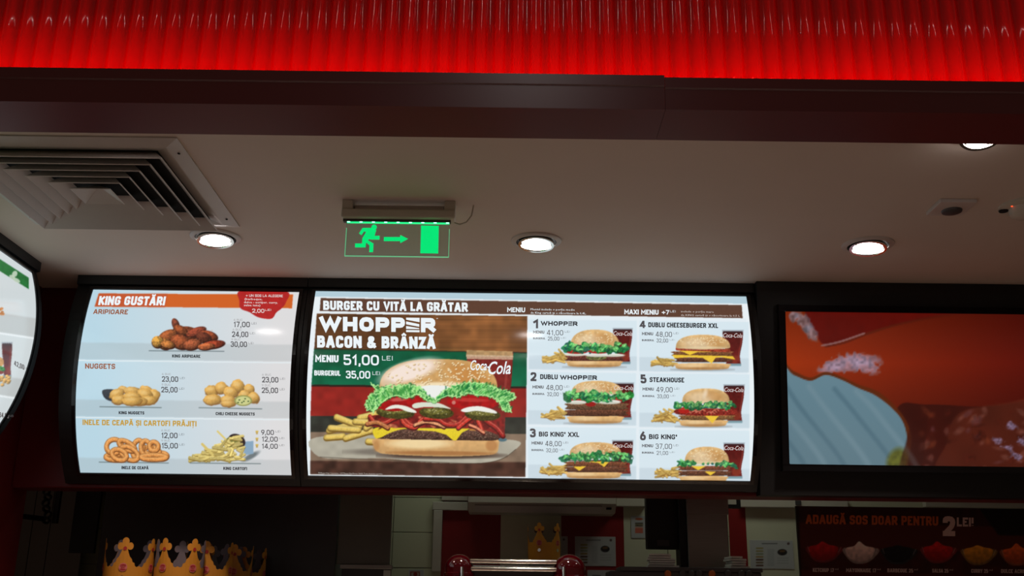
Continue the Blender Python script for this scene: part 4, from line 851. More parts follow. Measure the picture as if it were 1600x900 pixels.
slab('bezel', xl-fr, xl, 0.0003, hT-.0003, -.018, .006, BLACKG, tv); slab('bezel', xr, xr+fr, .0003, hT-.0003, -.018, .006, BLACKG, tv)
class PT:  # uses (u, v) = (x, up)
    @staticmethod
    def pt(u, v_, eps): return PL.pt(u, v_, eps)
print_sheet('picture', PT, xl, xr, 0, hT, 230, 130, CVT, SCREEN, tv, 0)
# ================================================================== the words
WH = (236, 244, 248); DK = (34, 36, 42); GY = (78, 76, 80); BR = (150, 86, 54); GD = (196, 156, 62); LG = (150, 146, 146)
L = 'p10'; 
T('KING GUSTĂRI', 154.5, 258, 476.6, 14, WH, 'p10', .035, .18, .006)
T('ARIPIOARE', 146, 200, 490.6, 7.6, BR, 'p10', .03, .15); T('NUGGETS', 133, 180, 576, 8.2, BR, 'p10', .03, .0); T('INELE DE CEAPĂ ȘI CARTOFI PRĂJIȚI', 129, 307, 664, 8.6, GD, 'p10', .03)
for s, x0, x1, y, cp_ in (('+ UN SOS LA ALEGERE', 384, 442, 463.6, 3.8), ('(barbeque,', 382, 410, 468.6, 3), ('dulce - acrișor, curry,', 381, 434, 473.6, 3), ('salsa iute)', 381, 407, 478.2, 3), ('2,00', 394, 413, 488.6, 6.2), ('LEI', 414, 424, 485.6, 3)):
    T(s, x0, x1, y, cp_, (226, 210, 208), 'p10', .015)
def price(s, x, y, k, w_=26, cp_=8.6, col=GY, lei=True, b=.012): T(s, x, x+w_, y, cp_, col, k, b); lei and T('LEI', x+w_+2.5, x+w_+10.5, y-cp_*.5, cp_*.36, col, k, 0)
for s, x, y in (('17,00', 365, 511), ('24,00', 362.5, 526.5), ('30,00', 360.5, 542), ('23,00', 253, 596.5), ('25,00', 252, 613), ('23,00', 409.5, 597.5), ('25,00', 409, 614), ('12,00', 252, 684.5), ('15,00', 252.5, 700.5)): price(s, x, y, 'p11', 25.5)
for s, x, y in (('9,00', 408, 679.5), ('12,00', 409, 690), ('14,00', 409, 701)): price(s, x, y, 'p11', 20 if s[0] == '9' else 25, 8)
for s, x, y in (('4 BUC.', 365, 501.3), ('6 BUC.', 363.5, 516.5), ('9 BUC.', 361.5, 532), ('6 BUC.', 253, 586), ('9 BUC.', 252.5, 602.5), ('6 BUC.', 409.5, 587), ('9 BUC.', 409, 603.5), ('6 BUC.', 252, 674), ('9 BUC.', 252, 690)): T(s, x, x+15, y, 3.2, LG, 'p12', 0)
for s, x0, x1, y in (('KING ARIPIOARE', 269, 313, 558.6), ('KING NUGGETS', 185.5, 225.5, 647.2), ('CHILI CHEESE NUGGETS', 337, 398, 648.6), ('INELE DE CEAPĂ', 190, 232, 733), ('KING CARTOFI', 349, 386, 734.2)): T(s, x0, x1, y, 4.8, DK, 'p12', .035)
# board 2
T('BURGER CU VITĂ LA GRĂTAR', 505, 731, 484.2, 14.5, WH, 'p20', .035, 0, .014); T('MENIU', 792.5, 820.5, 487.6, 7.4, WH, 'p20', .025)
T('Meniul include o porție medie', 829, 898, 484.6, 3, WH, 'p22', 0); T('de King cartofi și o răcoritoare la 0,4L.', 829, 916, 490, 3, WH, 'p22', 0)
T('MAXI MENIU', 975.5, 1029, 491, 7.6, WH, 'p20', .03); T('+7', 1034, 1045.5, 491.4, 7, WH, 'p20', .02); T('LEI', 1047, 1056, 488, 3.2, WH, 'p20', 0)
T('include o porție mare', 1064, 1115, 488, 2.8, (206, 196, 190), 'p22', 0); T('de KING cartofi și o răcoritoare la 0,5 L', 1064, 1156, 493.6, 2.8, (206, 196, 190), 'p22', 0)
def striped_e(x, y, w_, h_, col, key):                   # the E drawn as three slanted bars
    srf, eps, m, parent, nm = KEYS[key]; out = []
    for p in (((0, 0), (1, 0), (1, .30), (0, .14)), ((0, .26), (.98, .44), (.98, .62), (0, .46)), ((0, .58), (.98, .72), (.98, .78), (0, .78)), ((0, .86), (1, .86), (1, 1), (0, 1))):
        xy = np.array([(x+w_*u, y-h_+h_*v_+.0135*w_*u) for u, v_ in p]); out.append(srf.hit(xy[:, 0], xy[:, 1], eps))
    me = bpy.data.meshes.new('striped_letter'); me.from_pydata(np.concatenate(out).tolist(), [], [tuple(range(4*i, 4*i+4)) for i in range(4)])
    at_ = me.color_attributes.new('Col', 'FLOAT_COLOR', 'POINT'); at_.data.foreach_set('color', np.tile(np.r_[s2l(np.array(col)/255.), 1], (16, 1)).astype(np.float32).ravel()); link('striped_letter', me, m, parent)
def whopper(x0, x1, y, h_, key, col, b):
    b = b*1.4
    w_ = x1-x0; T('WHOPP', x0, x0+w_*.735, y, h_, col, key, b); striped_e(x0+w_*.745, y+.0135*w_*.745, w_*.115, h_, col, key); T('R', x0+w_*.872, x1, y+.0135*w_*.87, h_, col, key, b)
whopper(499, 681, 517, 22.5, 'p20', WH, .04); T('®', 681.5, 684.5, 500, 3, WH, 'p20', 0)
T('BACON & BRÂNZĂ', 495.5, 680.5, 543, 18.8, WH, 'p20', .04, 0, .012)
T('MENIU', 492.5, 529, 565.6, 11, WH, 'p21', .035); T('51,00', 537, 592, 570.3, 16.4, WH, 'p21', .015); T('LEI', 597, 614, 563, 7, WH, 'p21', .0)
T('BURGERUL', 491, 532, 586.6, 8, WH, 'p21', .03); T('35,00', 540.5, 578.5, 591.2, 12, WH, 'p21', .015); T('LEI', 582, 594, 585.8, 5.5, WH, 'p21', .0)
T('TM Burger King Corporation - 2017 Burger King Europe GmbH. Toate drepturile rezervate.', 497, 598, 740.2, 2.2, (186, 180, 172), 'p22', 0)
T('Coca-', 735, 765, 578, 15, WH, 'p24', .012, .3, .02); T('Cola', 763, 798, 584.5, 19, WH, 'p24', .014, .3, -.02)
def cell(n_, nx, ny, title, tx0, tx1, ty, mx, my, p1, bx, by, p2):
    T(n_, nx, nx+9.2, ny, 14 if n_ != '4' else 11.5, GY, 'p20', .035)
    if title: T(title, tx0, tx1, ty, 7.6, DK, 'p20', .03)
    T('MENIU', mx, mx+17.5, my, 4.6, GY, 'p21', .03); price(p1, mx+21.5, my+2.6, 'p21', 25.5, 8, GY, True, 0)
    T('BURGERUL', bx, bx+19, by, 2.9, GY, 'p21', .03); price(p2, bx+23, by+2, 'p21', 18, 6, GY, True, 0)
cell('1', 833, 513, '', 0, 0, 0, 833, 521, '41,00', 833, 530, '25,00'); whopper(845, 902.5, 508.6, 7, 'p20', DK, .03)
cell('4', 999.5, 512.6, 'DUBLU CHEESEBURGER XXL', 1013, 1122, 511.2, 1003, 523.6, '48,00', 1003, 533, '32,00')
cell('2', 829, 595.5, 'DUBLU', 844, 871.5, 592.4, 832, 606.8, '48,00', 832, 616.8, '32,00'); whopper(875, 933, 593, 7, 'p20', DK, .03)
cell('5', 1001, 599, 'STEAKHOUSE', 1015, 1069, 597, 1004, 610, '49,00', 1004, 620.2, '33,00')
cell('3', 828, 683.4, 'BIG KING® XXL', 842, 905, 682, 830.5, 694.4, '48,00', 830.5, 704.5, '32,00')
cell('6', 1000, 688, 'BIG KING®', 1014, 1058, 686, 1003, 698.6, '37,00', 1003, 708.6, '21,00')
for x0, y in ((958, 524), (1129.5, 527), (959, 609), (1131.5, 612), (958, 699), (1131.5, 703)): T('Coca-Cola', x0+.5, x0+30, y, 6.6, (226, 216, 216), 'p23', 0, .35, .02)
T('42,00', 22, 38, 571, 8, (96, 90, 90), 'pl1', .01, 0, .45); T('LEI', 39, 44, 576, 3, (96, 90, 90), 'pl1', 0, 0, .4); T('34,00', -1, 14, 652, 8, (96, 90, 90), 'pl1', .01, 0, .12); T('LEI', 15.5, 21, 651, 3, (96, 90, 90), 'pl1', 0, 0, .1)
#PART3
# ================================================================== kitchen seen below the boards
def pbox(name, x0, y0, x1, y1, Y, depth, m, parent=None, bev=.002, z0=None, z1=None):
    a_ = at((x0+x1)/2, y0, Y); b_ = at((x0+x1)/2, y1, Y); l = at(x0, (y0+y1)/2, Y).x; r = at(x1, (y0+y1)/2, Y).x
    return box(name, (l, Y, b_.z if z0 is None else z0), (r, Y+depth, a_.z if z1 is None else z1), m, parent, bev)
def thing(name, px, py, Y, z, label, cat, group=None): p = at(px, py, Y); return empty(name, (p.x, Y, z), label, cat, group)
def sheetcard(name, x0, y0, x1, y1, Y, m, parent): return pbox(name, x0, y0, x1, y1, Y-.0025, .0012, m, parent, 0)
# counter that carries what stands lower than the frame
t = empty('service_counter', (0.5, 1.3, 0), 'red service counter with a cream top, below the picture in front of the kitchen', 'counter')
box('worktop', (-1.6, 1.0, .95), (2.9, 1.95, .99), VENTM, t, .004); box('counter_body', (-1.56, 1.04, 0), (2.86, 1.91, .9495), REDW, t, .004)
t = empty('kitchen_counter', (0, 3.9, 0), 'long steel kitchen counter below the picture, carrying the machines', 'counter')
box('worktop', (-1.6, 3.10, .88), (2.9, 4.52, .92), STEEL, t, .004); box('base_cabinet', (-1.56, 3.14, .0), (2.86, 4.43, .8795), DSTEEL, t, .004)
CT = .92
# red wall panels (parts of the back wall)
for x0, x1, y0, y1 in ((690, 782, 798, 893), (877, 975, 795, 905), (1140, 1167, 780, 905)):
    o = pbox('red_panel', x0, y0, x1, y1, KY-.009, .003, REDT, wb, .0005, z0=EYE-.02, z1=EYE+.50)
for x0, x1, y0 in ((782, 877, 796), (975, 1012, 790), (1167, 1252, 795), (1320, 1640, 795)):
    o = pbox('white_panel', x0, y0, x1, 905, KY-.009, .003, CREAMW, wb, .0005, z0=EYE-.02, z1=EYE+.50)
# conduit with elbow
t = thing('cable_duct', 690, 795, KY-.03, 2.0, 'white angled cable duct running down the wall left of the red panel', 'duct')
pbox('duct', 676, 797, 690, 893, KY-.035, .024, WHITEP, t); pbox('duct', 676, 784, 731, 797, KY-.035, .024, WHITEP, t); pbox('duct', 690, 768, 731, 782, KY-.035, .024, WHITEP, t)
t = thing('cable_duct', 1205, 788, KY-.03, 2.0, 'wide white horizontal duct above the paper notice on the right', 'duct')
pbox('duct', 1157, 776, 1325, 793, KY-.05, .038, WHITEP, t); pbox('socket', 1243, 782, 1252, 789, KY-.056, .006, DSTEEL, t, .001)
t = thing('cable_duct', 985, 785, KY-.03, 2.0, 'short white duct beside the air conditioner', 'duct')
pbox('duct', 963, 774, 1010, 791, KY-.05, .038, WHITEP, t)
t = thing('cable_duct', 1520, 788, KY-.03, 2.0, 'white horizontal duct above the sauce poster at far right', 'duct')
pbox('duct', 1446, 776, 1640, 793, KY-.05, .038, WHITEP, t)
# air conditioner
t = thing('air_conditioner', 845, 790, KY-.2, 2.0, 'white split air conditioner mounted high on the kitchen wall', 'air conditioner')
Ya = KY-.19
l, r = at(731, 790, Ya).x, at(963, 790, Ya).x; zt = EYE+.62; zm = at(845, 787, Ya).z; zlow = at(845, 799, Ya+.03).z
prism('body', [(Ya, zm), (Ya+.006, zt), (Ya+.178, zt), (Ya+.178, zlow-.005), (Ya+.05, zlow-.005), (Ya+.012, zm-.003)], 'x', l, r, WHITEP, t, bev=.003)
prism('air_flap', [(Ya+.012, zm-.006), (Ya+.008, zm-.009), (Ya+.040, zlow-.004), (Ya+.044, zlow-.001)], 'x', l+.03, at(941, 790, Ya).x, VENTM, t)
box('display_window', (at(948, 790, Ya).x, Ya+.016, zlow+.010), (at(956, 790, Ya).x, Ya+.04, zlow+.018), DARK, t, .0005)
T_ = 0
# wall signs -----------------------------------------------------------
def papersheet(label, x0, y0, x1, y1, fn, nm='paper_notice'):
    p = at((x0+x1)/2, (y0+y1)/2, KY-.012); t = empty(nm, (p.x, KY-.012, p.z), label, 'notice')
    cv = Canvas(x0-2, y0-2, x1+2, y1+2, (176, 178, 178)); fn(cv)
    l_, r_ = at(x0, (y0+y1)/2, KY-.012).x, at(x1, (y0+y1)/2, KY-.012).x; z1_, z0_ = at((x0+x1)/2, y0, KY-.012).z, at((x0+x1)/2, y1, KY-.012).z
    box('sheet', (l_, KY-.0118, z0_), (r_, KY-.0105, z1_), PAPER, t, 0)
    pl = Plane((0, KY-.012, z0_), (0, 0, 1)); print_sheet('print', pl, l_+.001, r_-.001, .001, z1_-z0_-.001, int((x1-x0)*1.2), int((y1-y0)*1.2), cv, PRINT, t, .0004)
    return t
def build_sheet(c):
    a_, b_ = c.x0+2, c.y0+2; w_ = c.w/2-4; h_ = c.h/2-4
    c.line([(a_+w_*.28, b_+h_*.12), (a_+w_*.62, b_+h_*.12)], 1.6, (110, 110, 110)); c.ell(a_+w_*.88, b_+h_*.12, 2, 2, (90, 70, 70))
    for k, q in enumerate(((150, 140, 90), (150, 140, 90), (130, 140, 110), (150, 120, 70), (80, 50, 40), (110, 90, 60), (90, 60, 50))): c.line([(a_+w_*.15, b_+h_*(.28+.1*k)), (a_+w_*.29, b_+h_*(.28+.1*k))], 2.4, q)
    c.poly([(a_+w_*.4, b_+h_*.3), (a_+w_*.55, b_+h_*.3), (a_+w_*.55, b_+h_*.9), (a_+w_*.4, b_+h_*.9)], (165, 167, 168))
    c.ell(a_+w_*.74, b_+h_*.42, w_*.11, h_*.11, (40, 36, 36), 0, .6, 1, .4); c.ell(a_+w_*.74, b_+h_*.38, w_*.07, h_*.04, (110, 80, 50))
    for k in range(3): c.line([(a_+w_*.63, b_+h_*(.62+.09*k)), (a_+w_*.88, b_+h_*(.62+.09*k))], 1, (140, 140, 140), .7)
papersheet('white instruction sheet with burger drawing taped on the left red panel', 898.5, 838.5, 962, 884.5, build_sheet)
papersheet('white instruction sheet with burger drawing on the white wall beside the sauce poster', 1172, 844, 1240, 889, build_sheet)
papersheet('lower paper notice cut by the bottom edge, below the instruction sheet', 918, 891, 961, 925, lambda c: c.line([(926, 899), (938, 899.5)], 1.6, (90, 90, 100)))
def tower(c):
    c.ell(998.5, 811, 6, 1.8, (176, 84, 50))
    for k, q in enumerate(((60, 50, 44), (110, 100, 60), (90, 70, 50), (190, 150, 130), (200, 80, 50), (200, 70, 44), (206, 84, 56), (200, 76, 50))): c.line([(993, 817.5+2.1*k), (1004, 817.5+2.1*k)], 1.6, q)
    c.line([(995, 821), (1002, 822)], 1, (40, 40, 40))
papersheet('small white poster of stacked burger layers beside the black monitor', 986, 806, 1011, 841, tower)
papersheet('narrow paper strip at the edge of the red panel beside the standing paper crown', 877, 838, 887, 868, lambda c: c.ell(881, 843, 1.6, 1.6, (80, 70, 70)))
papersheet('small white card with a red framed symbol near the white duct', 638, 890, 662, 920, lambda c: (c.poly([(641, 893), (656, 893), (656, 915), (641, 915)], (150, 60, 40)), c.poly([(642.5, 894.5), (654.5, 894.5), (654.5, 914), (642.5, 914)], (176, 172, 160)), c.ell(649, 897.5, 3.4, 3, (150, 50, 40))))
# hanging monitor and post, stainless column -------------------------
Ym = 4.05
t = thing('order_monitor', 1040, 820, Ym, at(1040, 858, Ym).z, 'black order monitor seen from behind, hanging left of the steel column', 'monitor')
pbox('body', 1010, 760, 1070, 858, Ym, .05, BLACK, t, .004, z1=ZC-.12); pbox('sticker', 1027, 844, 1046, 853, Ym-.0012, .001, DSTEEL, t, 0)
x_ = at(1040, 800, Ym).x; box('hanger', (x_-.02, Ym+.055, EYE+.55), (x_+.02, Ym+.085, ZC), BLACK, t, .002); box('hanger_plate', (x_-.05, Ym+.0505, EYE+.5), (x_+.05, Ym+.0545, EYE+.7), BLACK, t, .001)
for k in range(3): tube('cable', [at(1056+4*k, 850, Ym+.045), at(1060+3*k, 862, Ym+.06), at(1066+1.5*k, 875+2*k, Ym+.08), at(1068+k, 920, Ym+.1)], .003, BLACK, t, 6)
Yc = 3.98
l, r = at(1075, 850, Yc).x, at(1139, 850, Yc).x
t = empty('steel_column', ((l+r)/2, Yc+.08, CT), 'broad brushed steel column between the monitor and the red panel', 'column')
box('shaft', (l, Yc, CT), (r, Yc+.14, ZC), STEEL, t, .004); box('side_channel', (l-.028, Yc+.02, CT), (l-.001, Yc+.12, ZC), BLACK, t, .002)
zb2 = at(1107, 804, Yc).z; box('joint_cover', (l-.0005, Yc-.004, zb2), (r+.004, Yc-.0003, ZC-.2), STEEL, t, .001)
t = thing('small_screen', 1148, 785, 4.3, 2.0, 'small black framed screen peeking out right of the steel column', 'screen')
pbox('casing', 1120, 760, 1157, 794, 4.3, .03, BLACK, t, .003, z1=EYE+.62); pbox('panel', 1124, 764, 1150, 788, 4.298, .0015, WHITEP, t, 0, z1=EYE+.6); x_ = at(1140, 780, 4.3).x; box('wall_arm', (x_-.015, 4.331, EYE+.5), (x_+.015, KY-.0095, EYE+.54), BLACK, t, .002)
# equipment topped with paper stacks
Ye = 3.75
t = thing('warming_cabinet', 1080, 895, Ye, CT, 'dark warming cabinet with orange control knobs along its top, at the bottom edge', 'cabinet')
pbox('cabinet', 952, 893, 1192, 960, Ye, .14, DSTEEL, t, .006, z0=CT+.0005)
pbox('top_cap', 969, 886.5, 1192, 893, Ye-.004, .15, DSTEEL, t, .002)
for px in (1043, 1066, 1080, 1092, 1112, 1137, 1158, 1170):
    p = at(px, 896.5, Ye); lathe('knob', [(.012, 0), (.012, .010), (.009, .013), (0, .013)], p, ORNG if px in (1043, 1112) else DSTEEL, t, 20, rot=Matrix.Rotation(math.pi/2, 4, 'X'))
zc_ = at(1080, 886.5, Ye-.004).z
def stack(label, x0, x1, y0, y1, n_, Y, ang, z0):
    l_, r_ = at(x0, y1, Y).x, at(x1, y1, Y).x; t = empty('paper_stack', ((l_+r_)/2, Y+.05, z0), label, 'paper'); h_ = (at(x0, y0, Y).z-z0)/n_
    for k in range(n_):
        bm = bmesh.new(); box_bm(bm, ((l_-r_)/2+.004*(k % 3), -.04, 0), ((r_-l_)/2-.005*((k*2) % 3)-.004*k, .05, h_*.8), .0004); bmesh.ops.rotate(bm, verts=bm.verts, cent=(0, 0, 0), matrix=Matrix.Rotation(ang*(1+k*.2), 3, 'Z')); bmesh.ops.translate(bm, verts=bm.verts, vec=((l_+r_)/2, Y+.05, z0+k*h_))
        frombm('wrapper', bm, PAPER, t)
stack('fan of white wrappers on the cabinet right of the steel column', 1141, 1172, 868, 885, 5, Ye+.02, .05, zc_+.0006)
stack('rumpled stack of white wrappers on the cabinet under the monitor', 1014, 1063, 864, 885, 6, Ye+.02, -.06, zc_+.0006)
# red lacquered machine with chrome rails ------------------------------
Yr = 3.35
t = thing('juice_machine', 803, 880, Yr, CT, 'red lacquered machine with two rounded ends joined by chrome rails, bottom centre', 'machine')
def dome(x0, x1, ytop):
    l_, r_ = at(x0, 890, Yr).x, at(x1, 890, Yr).x; zt_ = at((x0+x1)/2, ytop, Yr+.05).z; cxx = (l_+r_)/2; R_ = (r_-l_)/2
    prof = [(0.0005, zt_)]+[(R_*math.sin(u), zt_-R_*.95*(1-math.cos(u))) for u in np.linspace(.12, math.pi/2, 12)]+[(R_, CT+.0005)]
    o = lathe('end_shell', prof, (cxx, Yr+R_+.002, 0), REDMACH, t, 40); lathe('collar', [(R_+.0006, zt_-R_*1.25), (R_+.004, zt_-R_*1.3), (R_+.004, zt_-R_*1.5), (R_+.0006, zt_-R_*1.55)], (cxx, Yr+R_+.002, 0), REDMACH, t, 40)
    return o, l_, r_
_, _, lr = dome(694, 739, 866); _, rl, _ = dome(865, 917, 866)
z1_, z2_ = at(803, 877.5, Yr+.03).z, at(803, 889.5, Yr+.03).z
for zz in (z1_, z2_): tube('rail', [(lr-.01, Yr+.03, zz), (rl+.01, Yr+.03, zz)], .0075, CHROME, t, 14)
box('front_panel', (lr-.012, Yr+.045, CT+.0005), (rl+.012, Yr+.12, z1_-.012), DSTEEL, t, .003)
for px in (722, 881): tube('handle', [at(px, 886, Yr-.008), at(px, 905, Yr-.012)], .0055, CHROME, t, 10)
# left: dark hoods, bracket, pale panels -------------------------------
Yd = 4.15
t = thing('extractor_hood', 340, 830, Yd, CT, 'large dark steel hood filling the left of the kitchen, behind the paper crowns', 'hood')
pbox('hood_front', 155, 740, 525, 960, Yd, .3, DSTEEL, t, .004, z0=CT+.0005, z1=ZC-.01)
t = thing('smoked_screen', 570, 830, Yd, CT, 'greyish smoked screen panel right of the dark hood', 'panel')
pbox('screen_panel', 530, 740, 612, 882, Yd+.02, .02, SMOKE, t, .002, z1=ZC-.01); pbox('lower_rail', 531, 882, 612, 889, Yd+.005, .05, STEEL, t, .002); pbox('stand', 532, 889, 608, 960, Yd+.02, .03, DSTEEL, t, .002, z0=CT+.0005); pbox('paper_tag', 599, 891, 610, 905, Yd+.018, .0012, PAPER, t, 0)
t = thing('wall_cladding_sheet', 80, 830, 4.35, 0, 'pale steel sheets standing in the far left corner of the kitchen', 'panel')
for x0, x1 in ((32, 48.5), (49.5, 76.5), (77.5, 131)): pbox('sheet', x0, 700, x1, 960, 4.45, .02, SMOKE, t, .001, z0=0.001, z1=ZC-.01)
t = thing('black_board', 130, 810, 4.3, at(130, 865, 4.3).z, 'black board hanging beside the pale sheets at left', 'panel')
o = pbox('board', 115, 740, 154, 864, 4.3, .02, BLACK, t, .001, z1=ZC)
t = thing('hinged_arm', 70, 800, 4.2, at(40, 805, 4.2).z, 'dark metal hinged arm with chain in the left corner below the board', 'bracket')
tube('arm', [at(-12, 799, 3.9), at(30, 806, 4.1), at(70, 811, 4.2)], .010, BLACK, t); 
z9 = at(72, 740, 4.2).z
for k in range(6):
    p = at(73+2*math.sin(k*2), 768+9*k, 4.2); lathe('chain_link', [(.010, -.006), (.016, -.004), (.016, .004), (.010, .006), (.010, -.006)], p, BLACK, t, 16, rot=Matrix.Rotation(1.3+.9*(k % 2), 4, 'X'))
p = at(73, 811, 4.2); box('post', (p.x-.006+.02, 4.215, p.z-.015), (p.x+.034, 4.235, ZC), BLACK, t, .001)
# paper crowns ----------------------------------------------------------
def crown_mesh():
    n_ = 5; seg = 1.0; base = []                          # one point of the crown per segment, unit = segment width
    def lobe(cx, cy, r, a0_, a1_, k=9): return [(cx+r*math.cos(a_), cy+r*math.sin(a_)) for a_ in np.linspace(a0_, a1_, k)]
    d = math.radians
    half = [(-.5, .86), (-.42, .83), (-.36, .86), (-.34, .93), (-.27, .96), (-.24, 1.04), (-.17, 1.10), (-.12, 1.20), (-.085, 1.30)]
    tr = lobe(-.155, 1.37, .098, d(-70), d(-290), 10)+lobe(0, 1.49, .11, d(205), d(-25), 12)+lobe(.155, 1.37, .098, d(110), d(-110), 10)
    top = half+tr+[(-x, y) for x, y in half[::-1]]
    outline = []
    for k in range(n_): outline += [(x+k+.5, y) for x, y in (top if k == n_-1 else top[:-1])]
    outline += [(n_, 0.0), (0, 0.0)]
    bm = bmesh.new(); vs = [bm.verts.new((x, 0, y)) for x, y in outline]
    es = [bm.edges.new((vs[i], vs[(i+1) % len(vs)])) for i in range(len(vs))]
    bmesh.ops.triangle_fill(bm, edges=es, use_beauty=True, normal=(0, -1, 0))
    for k in range(1, n_*8):
        bmesh.ops.bisect_plane(bm, geom=bm.verts[:]+bm.edges[:]+bm.faces[:], plane_co=(k/8, 0, 0), plane_no=(1, 0, 0), dist=1e-5)
    return bm, n_
def bend(bm, n_, R, scale):
    for v_ in bm.verts:
        a_ = -v_.co.x/n_*2*math.pi+math.pi/2*3; rr = R*(1+.04*v_.co.z/1.5)
        v_.co = Vector((-rr*math.cos(a_), rr*math.sin(a_), v_.co.z*scale))
RC = .0775; sc = .122
def make_crown(loc, rot, label, s=1.0):
    t = empty('paper_crown', loc, label, 'crown', 'gold paper crowns')
    for nm, R_, m_ in (('band', RC, GOLD), ('lining', RC-.0012, CARDBACK)):
        bm, n_ = crown_mesh(); bend(bm, n_, R_, sc); me = bpy.data.meshes.new(nm); bm.to_mesh(me); bm.free(); me.materials.append(m_)
        o = bpy.data.objects.new(nm, me); COL.objects.link(o); o.parent = t
    for k in range(5):
        a_ = math.pi*2*(k+.5)/5-math.pi/2; rr = RC*1.065+.0016
        for nm, r_, zz, m_, de in (('emblem', .0135, .100, PINK, 0), ('jewel', .006, .160, REDINK, 0), ('gem', .008, .066, CHROME, 0)):
            bm = bmesh.new(); q = bmesh.ops.create_circle(bm, cap_ends=True, segments=20, radius=r_)
            if nm == 'emblem':
                q2 = bmesh.ops.create_circle(bm, cap_ends=False, segments=20, radius=r_)
            bmesh.ops.rotate(bm, verts=bm.verts, cent=(0, 0, 0), matrix=Matrix.Rotation(math.pi/2, 3, 'X')); rl_ = RC*(1+.04*(zz/sc)/1.5)+.0014
            bmesh.ops.translate(bm, verts=bm.verts, vec=(0, -rl_, zz)); bmesh.ops.rotate(bm, verts=bm.verts, cent=(0, 0, 0), matrix=Matrix.Rotation(a_+math.pi/2, 3, 'Z'))
            me = bpy.data.meshes.new(nm); bm.to_mesh(me); bm.free(); me.materials.append(m_); o = bpy.data.objects.new(nm, me); COL.objects.link(o); o.parent = t
            if nm == 'emblem':                            # two bun arcs and the two words between them
                bm = bmesh.new()
                for sg in (1, -1):
                    A = [(.0105*math.cos(u)*.95, sg*(.0048+.0052*math.sin(u))) for u in np.linspace(.1, math.pi-.1, 9)]
                    f = bm.faces.new([bm.verts.new((x, y, 0)) for x, y in A])
                    for i in range(6 if sg > 0 else 4):
                        w2 = .0026; x = -.0088+i*(.0030 if sg > 0 else .0030)+(0 if sg > 0 else .003); y = sg*.0021; bm.faces.new([bm.verts.new((x+dx, y+dy, 0)) for dx, dy in ((0, -.0016), (w2-.0006, -.0016), (w2-.0006, .0016), (0, .0016))])
                bmesh.ops.rotate(bm, verts=bm.verts, cent=(0, 0, 0), matrix=Matrix.Rotation(math.pi/2, 3, 'X')); bmesh.ops.translate(bm, verts=bm.verts, vec=(0, -rl_-.0006, zz)); bmesh.ops.rotate(bm, verts=bm.verts, cent=(0, 0, 0), matrix=Matrix.Rotation(a_+math.pi/2, 3, 'Z'))
                me = bpy.data.meshes.new('emblem_print'); bm.to_mesh(me); bm.free(); me.materials.append(REDINK); o2 = bpy.data.objects.new('emblem_print', me); COL.objects.link(o2); o2.parent = o
    t.rotation_euler = (0, 0, rot); t.scale = (s, s, s); return t
Yk = 3.55
crown_top = at(240, 840, Yk-RC).z; zk = crown_top-1.6*sc
t = empty('crown_shelf', (-.9, Yk, CT), 'dark narrow display cabinet carrying the paper crowns', 'shelf')
xa, xb = at(150, 880, Yk).x, at(440, 880, Yk).x; box('cabinet', (xa, Yk-.12, CT+.0005), (xb+.04, Yk+.57, zk-.0006), DSTEEL, t, .004)
lab = ['leftmost gold paper crown in the front of the row on the left', 'second gold paper crown of the row, right beside the leftmost', 'third paper crown, in shadow behind the second one', 'fourth paper crown, smaller looking and further back', 'last dim paper crown at the right end of the row']
for i, (px, Y, rot) in enumerate(((204, Yk, -.50), (282.5, Yk, .24), (329, Yk+.165, -.5), (361, Yk+.33, -.2), (384, Yk+.497, -.45))):
    p = at(px, 860, Y); c0 = make_crown((p.x, Y, zk), rot, lab[i]) if i == 0 else c0
    if i: c = copy_tree(c0); c.location = (p.x, Y, zk); c.rotation_euler = (0, 0, rot); c['label'] = lab[i]
Yk2 = 4.42; p = at(850, 868, Yk2); 
c = copy_tree(c0); zz = at(852, 816, Yk2-RC).z-1.6*sc*.86; c.location = (p.x, Yk2, zz); c.rotation_euler = (0, 0, .30); c.scale = (.86, .86, .86); c['label'] = 'single brown gold paper crown standing before the white wall above the red machine'
t = empty('display_stand', (p.x, Yk2, CT), 'slim dark stand under the single crown, hidden behind the red machine', 'stand'); box('post', (p.x-.03, Yk2-.03, CT+.0005), (p.x+.03, Yk2+.03, zz-.0106), DSTEEL, t); box('tray', (p.x-.065, Yk2-.065, zz-.010), (p.x+.065, Yk2+.065, zz-.0006), DSTEEL, t)
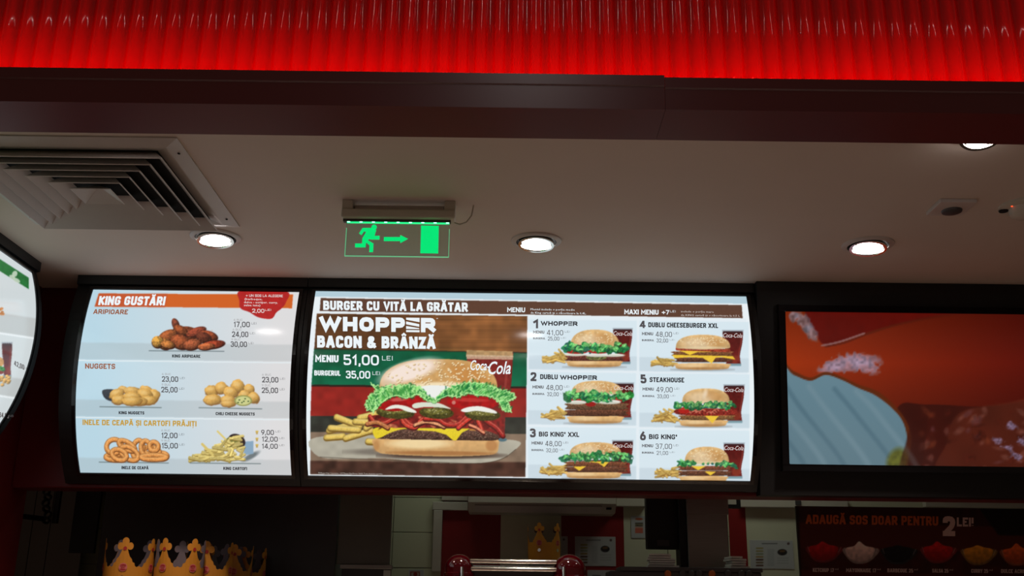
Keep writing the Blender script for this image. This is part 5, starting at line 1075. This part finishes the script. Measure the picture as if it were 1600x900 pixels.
# sauce poster -----------------------------------------------------------
Yp = 3.9
cv = Canvas(1230, 780, 1740, 960, (84, 30, 20))
cv.poly([(1230, 780), (1740, 780), (1740, 826), (1230, 816)], (46, 14, 10), .8, .2, 10, soft=8); cv.poly([(1520, 780), (1740, 780), (1740, 840), (1560, 836)], (14, 8, 8), .9, soft=8)
cv.poly([(1230, 856), (1740, 866), (1740, 905), (1230, 890)], (60, 18, 12), .7, .3, 10, soft=8)
cv.poly([(1225, 780), (1248, 780), (1252, 900), (1225, 900)], (26, 12, 10), .7, soft=2)
for px, py, q, tp in ((1287, 860, (184, 22, 24), 5), (1344.5, 862, (232, 196, 184), 7), (1404, 863, (22, 22, 22), 2), (1466, 861, (196, 22, 20), 6), (1529, 864, (206, 136, 30), 3), (1590, 865, (224, 96, 34), 7), (1652, 866, (200, 170, 90), 4)):
    cv.poly(smooth([(px-25, py-6), (px+27, py-5), (px+22, py+9), (px+8, py+18), (px-10, py+18), (px-22, py+8)], 6), [v_*.5+30 for v_ in q], 1, .1, 4)
    cv.poly(smooth([(px-23, py-5), (px-10, py-9), (px-2, py-9-tp), (px+8, py-9), (px+22, py-5), (px+18, py+8), (px+6, py+15), (px-8, py+15), (px-20, py+7)], 6), q, 1, .12, 4, grad=.5)
    cv.line([(px-25, py-6), (px-22, py+2)], 1.2, (220, 200, 190), .4); cv.line([(px+27, py-5), (px+23, py+3)], 1.2, (220, 200, 190), .4)
l, r = at(1247, 850, Yp).x, at(1700, 850, Yp).x; z1_ = at(1400, 792.5, Yp).z; z0_ = EYE-.02
t = empty('sauce_poster', ((l+r)/2, Yp, CT), 'dark brown poster board advertising six dipping sauces in glass bowls, bottom right', 'poster')
box('board', (l, Yp, z0_), (r, Yp+.012, z1_), BLACK, t, .001); pl = Plane((0, Yp, z0_), (0, 0, 1)); print_sheet('print', pl, l+.001, r-.001, .001, z1_-z0_-.001, 560, 190, cv, PRINT, t, .0006)
for x_ in (l+.1, r-.1): box('leg', (x_-.012, Yp+.0125, CT+.0005), (x_+.012, Yp+.03, z1_-.1), DSTEEL, t)
KEYS['sp'] = (pl, .0014, PRINT, t, 'lettering')
T('ADAUGĂ SOS DOAR PENTRU', 1259, 1466, 818.5, 14.5, (196, 92, 34), 'sp', .03, 0, .014); T('2', 1473, 1492.5, 837.5, 31, (222, 186, 176), 'sp', .04); T('LEI!', 1495, 1521, 822.5, 14, (214, 180, 170), 'sp', .03)
for s, x0, x1 in (('KETCHUP 17', 1270, 1303), ('MAYONNAISE 17', 1322, 1369), ('BARBEQUE 25', 1386.5, 1427), ('SALSA 25', 1456.5, 1482), ('CURRY 25', 1517.5, 1544), ('DULCE ACRIȘOR 25', 1564, 1621)):
    T(s, x0, x1, 893.5+(x0-1270)*.006, 6, (204, 176, 168), 'sp', .03); T('ml', x1+1.5, x1+7, 890.5+(x0-1270)*.006, 2.8, (204, 176, 168), 'sp', 0)
# air conditioner and paper words
KEYS['pn'] = (Plane((0, KY-.0125, 0), (0, 0, 1)), .0006, PRINT, None, 'x')
flush_text()
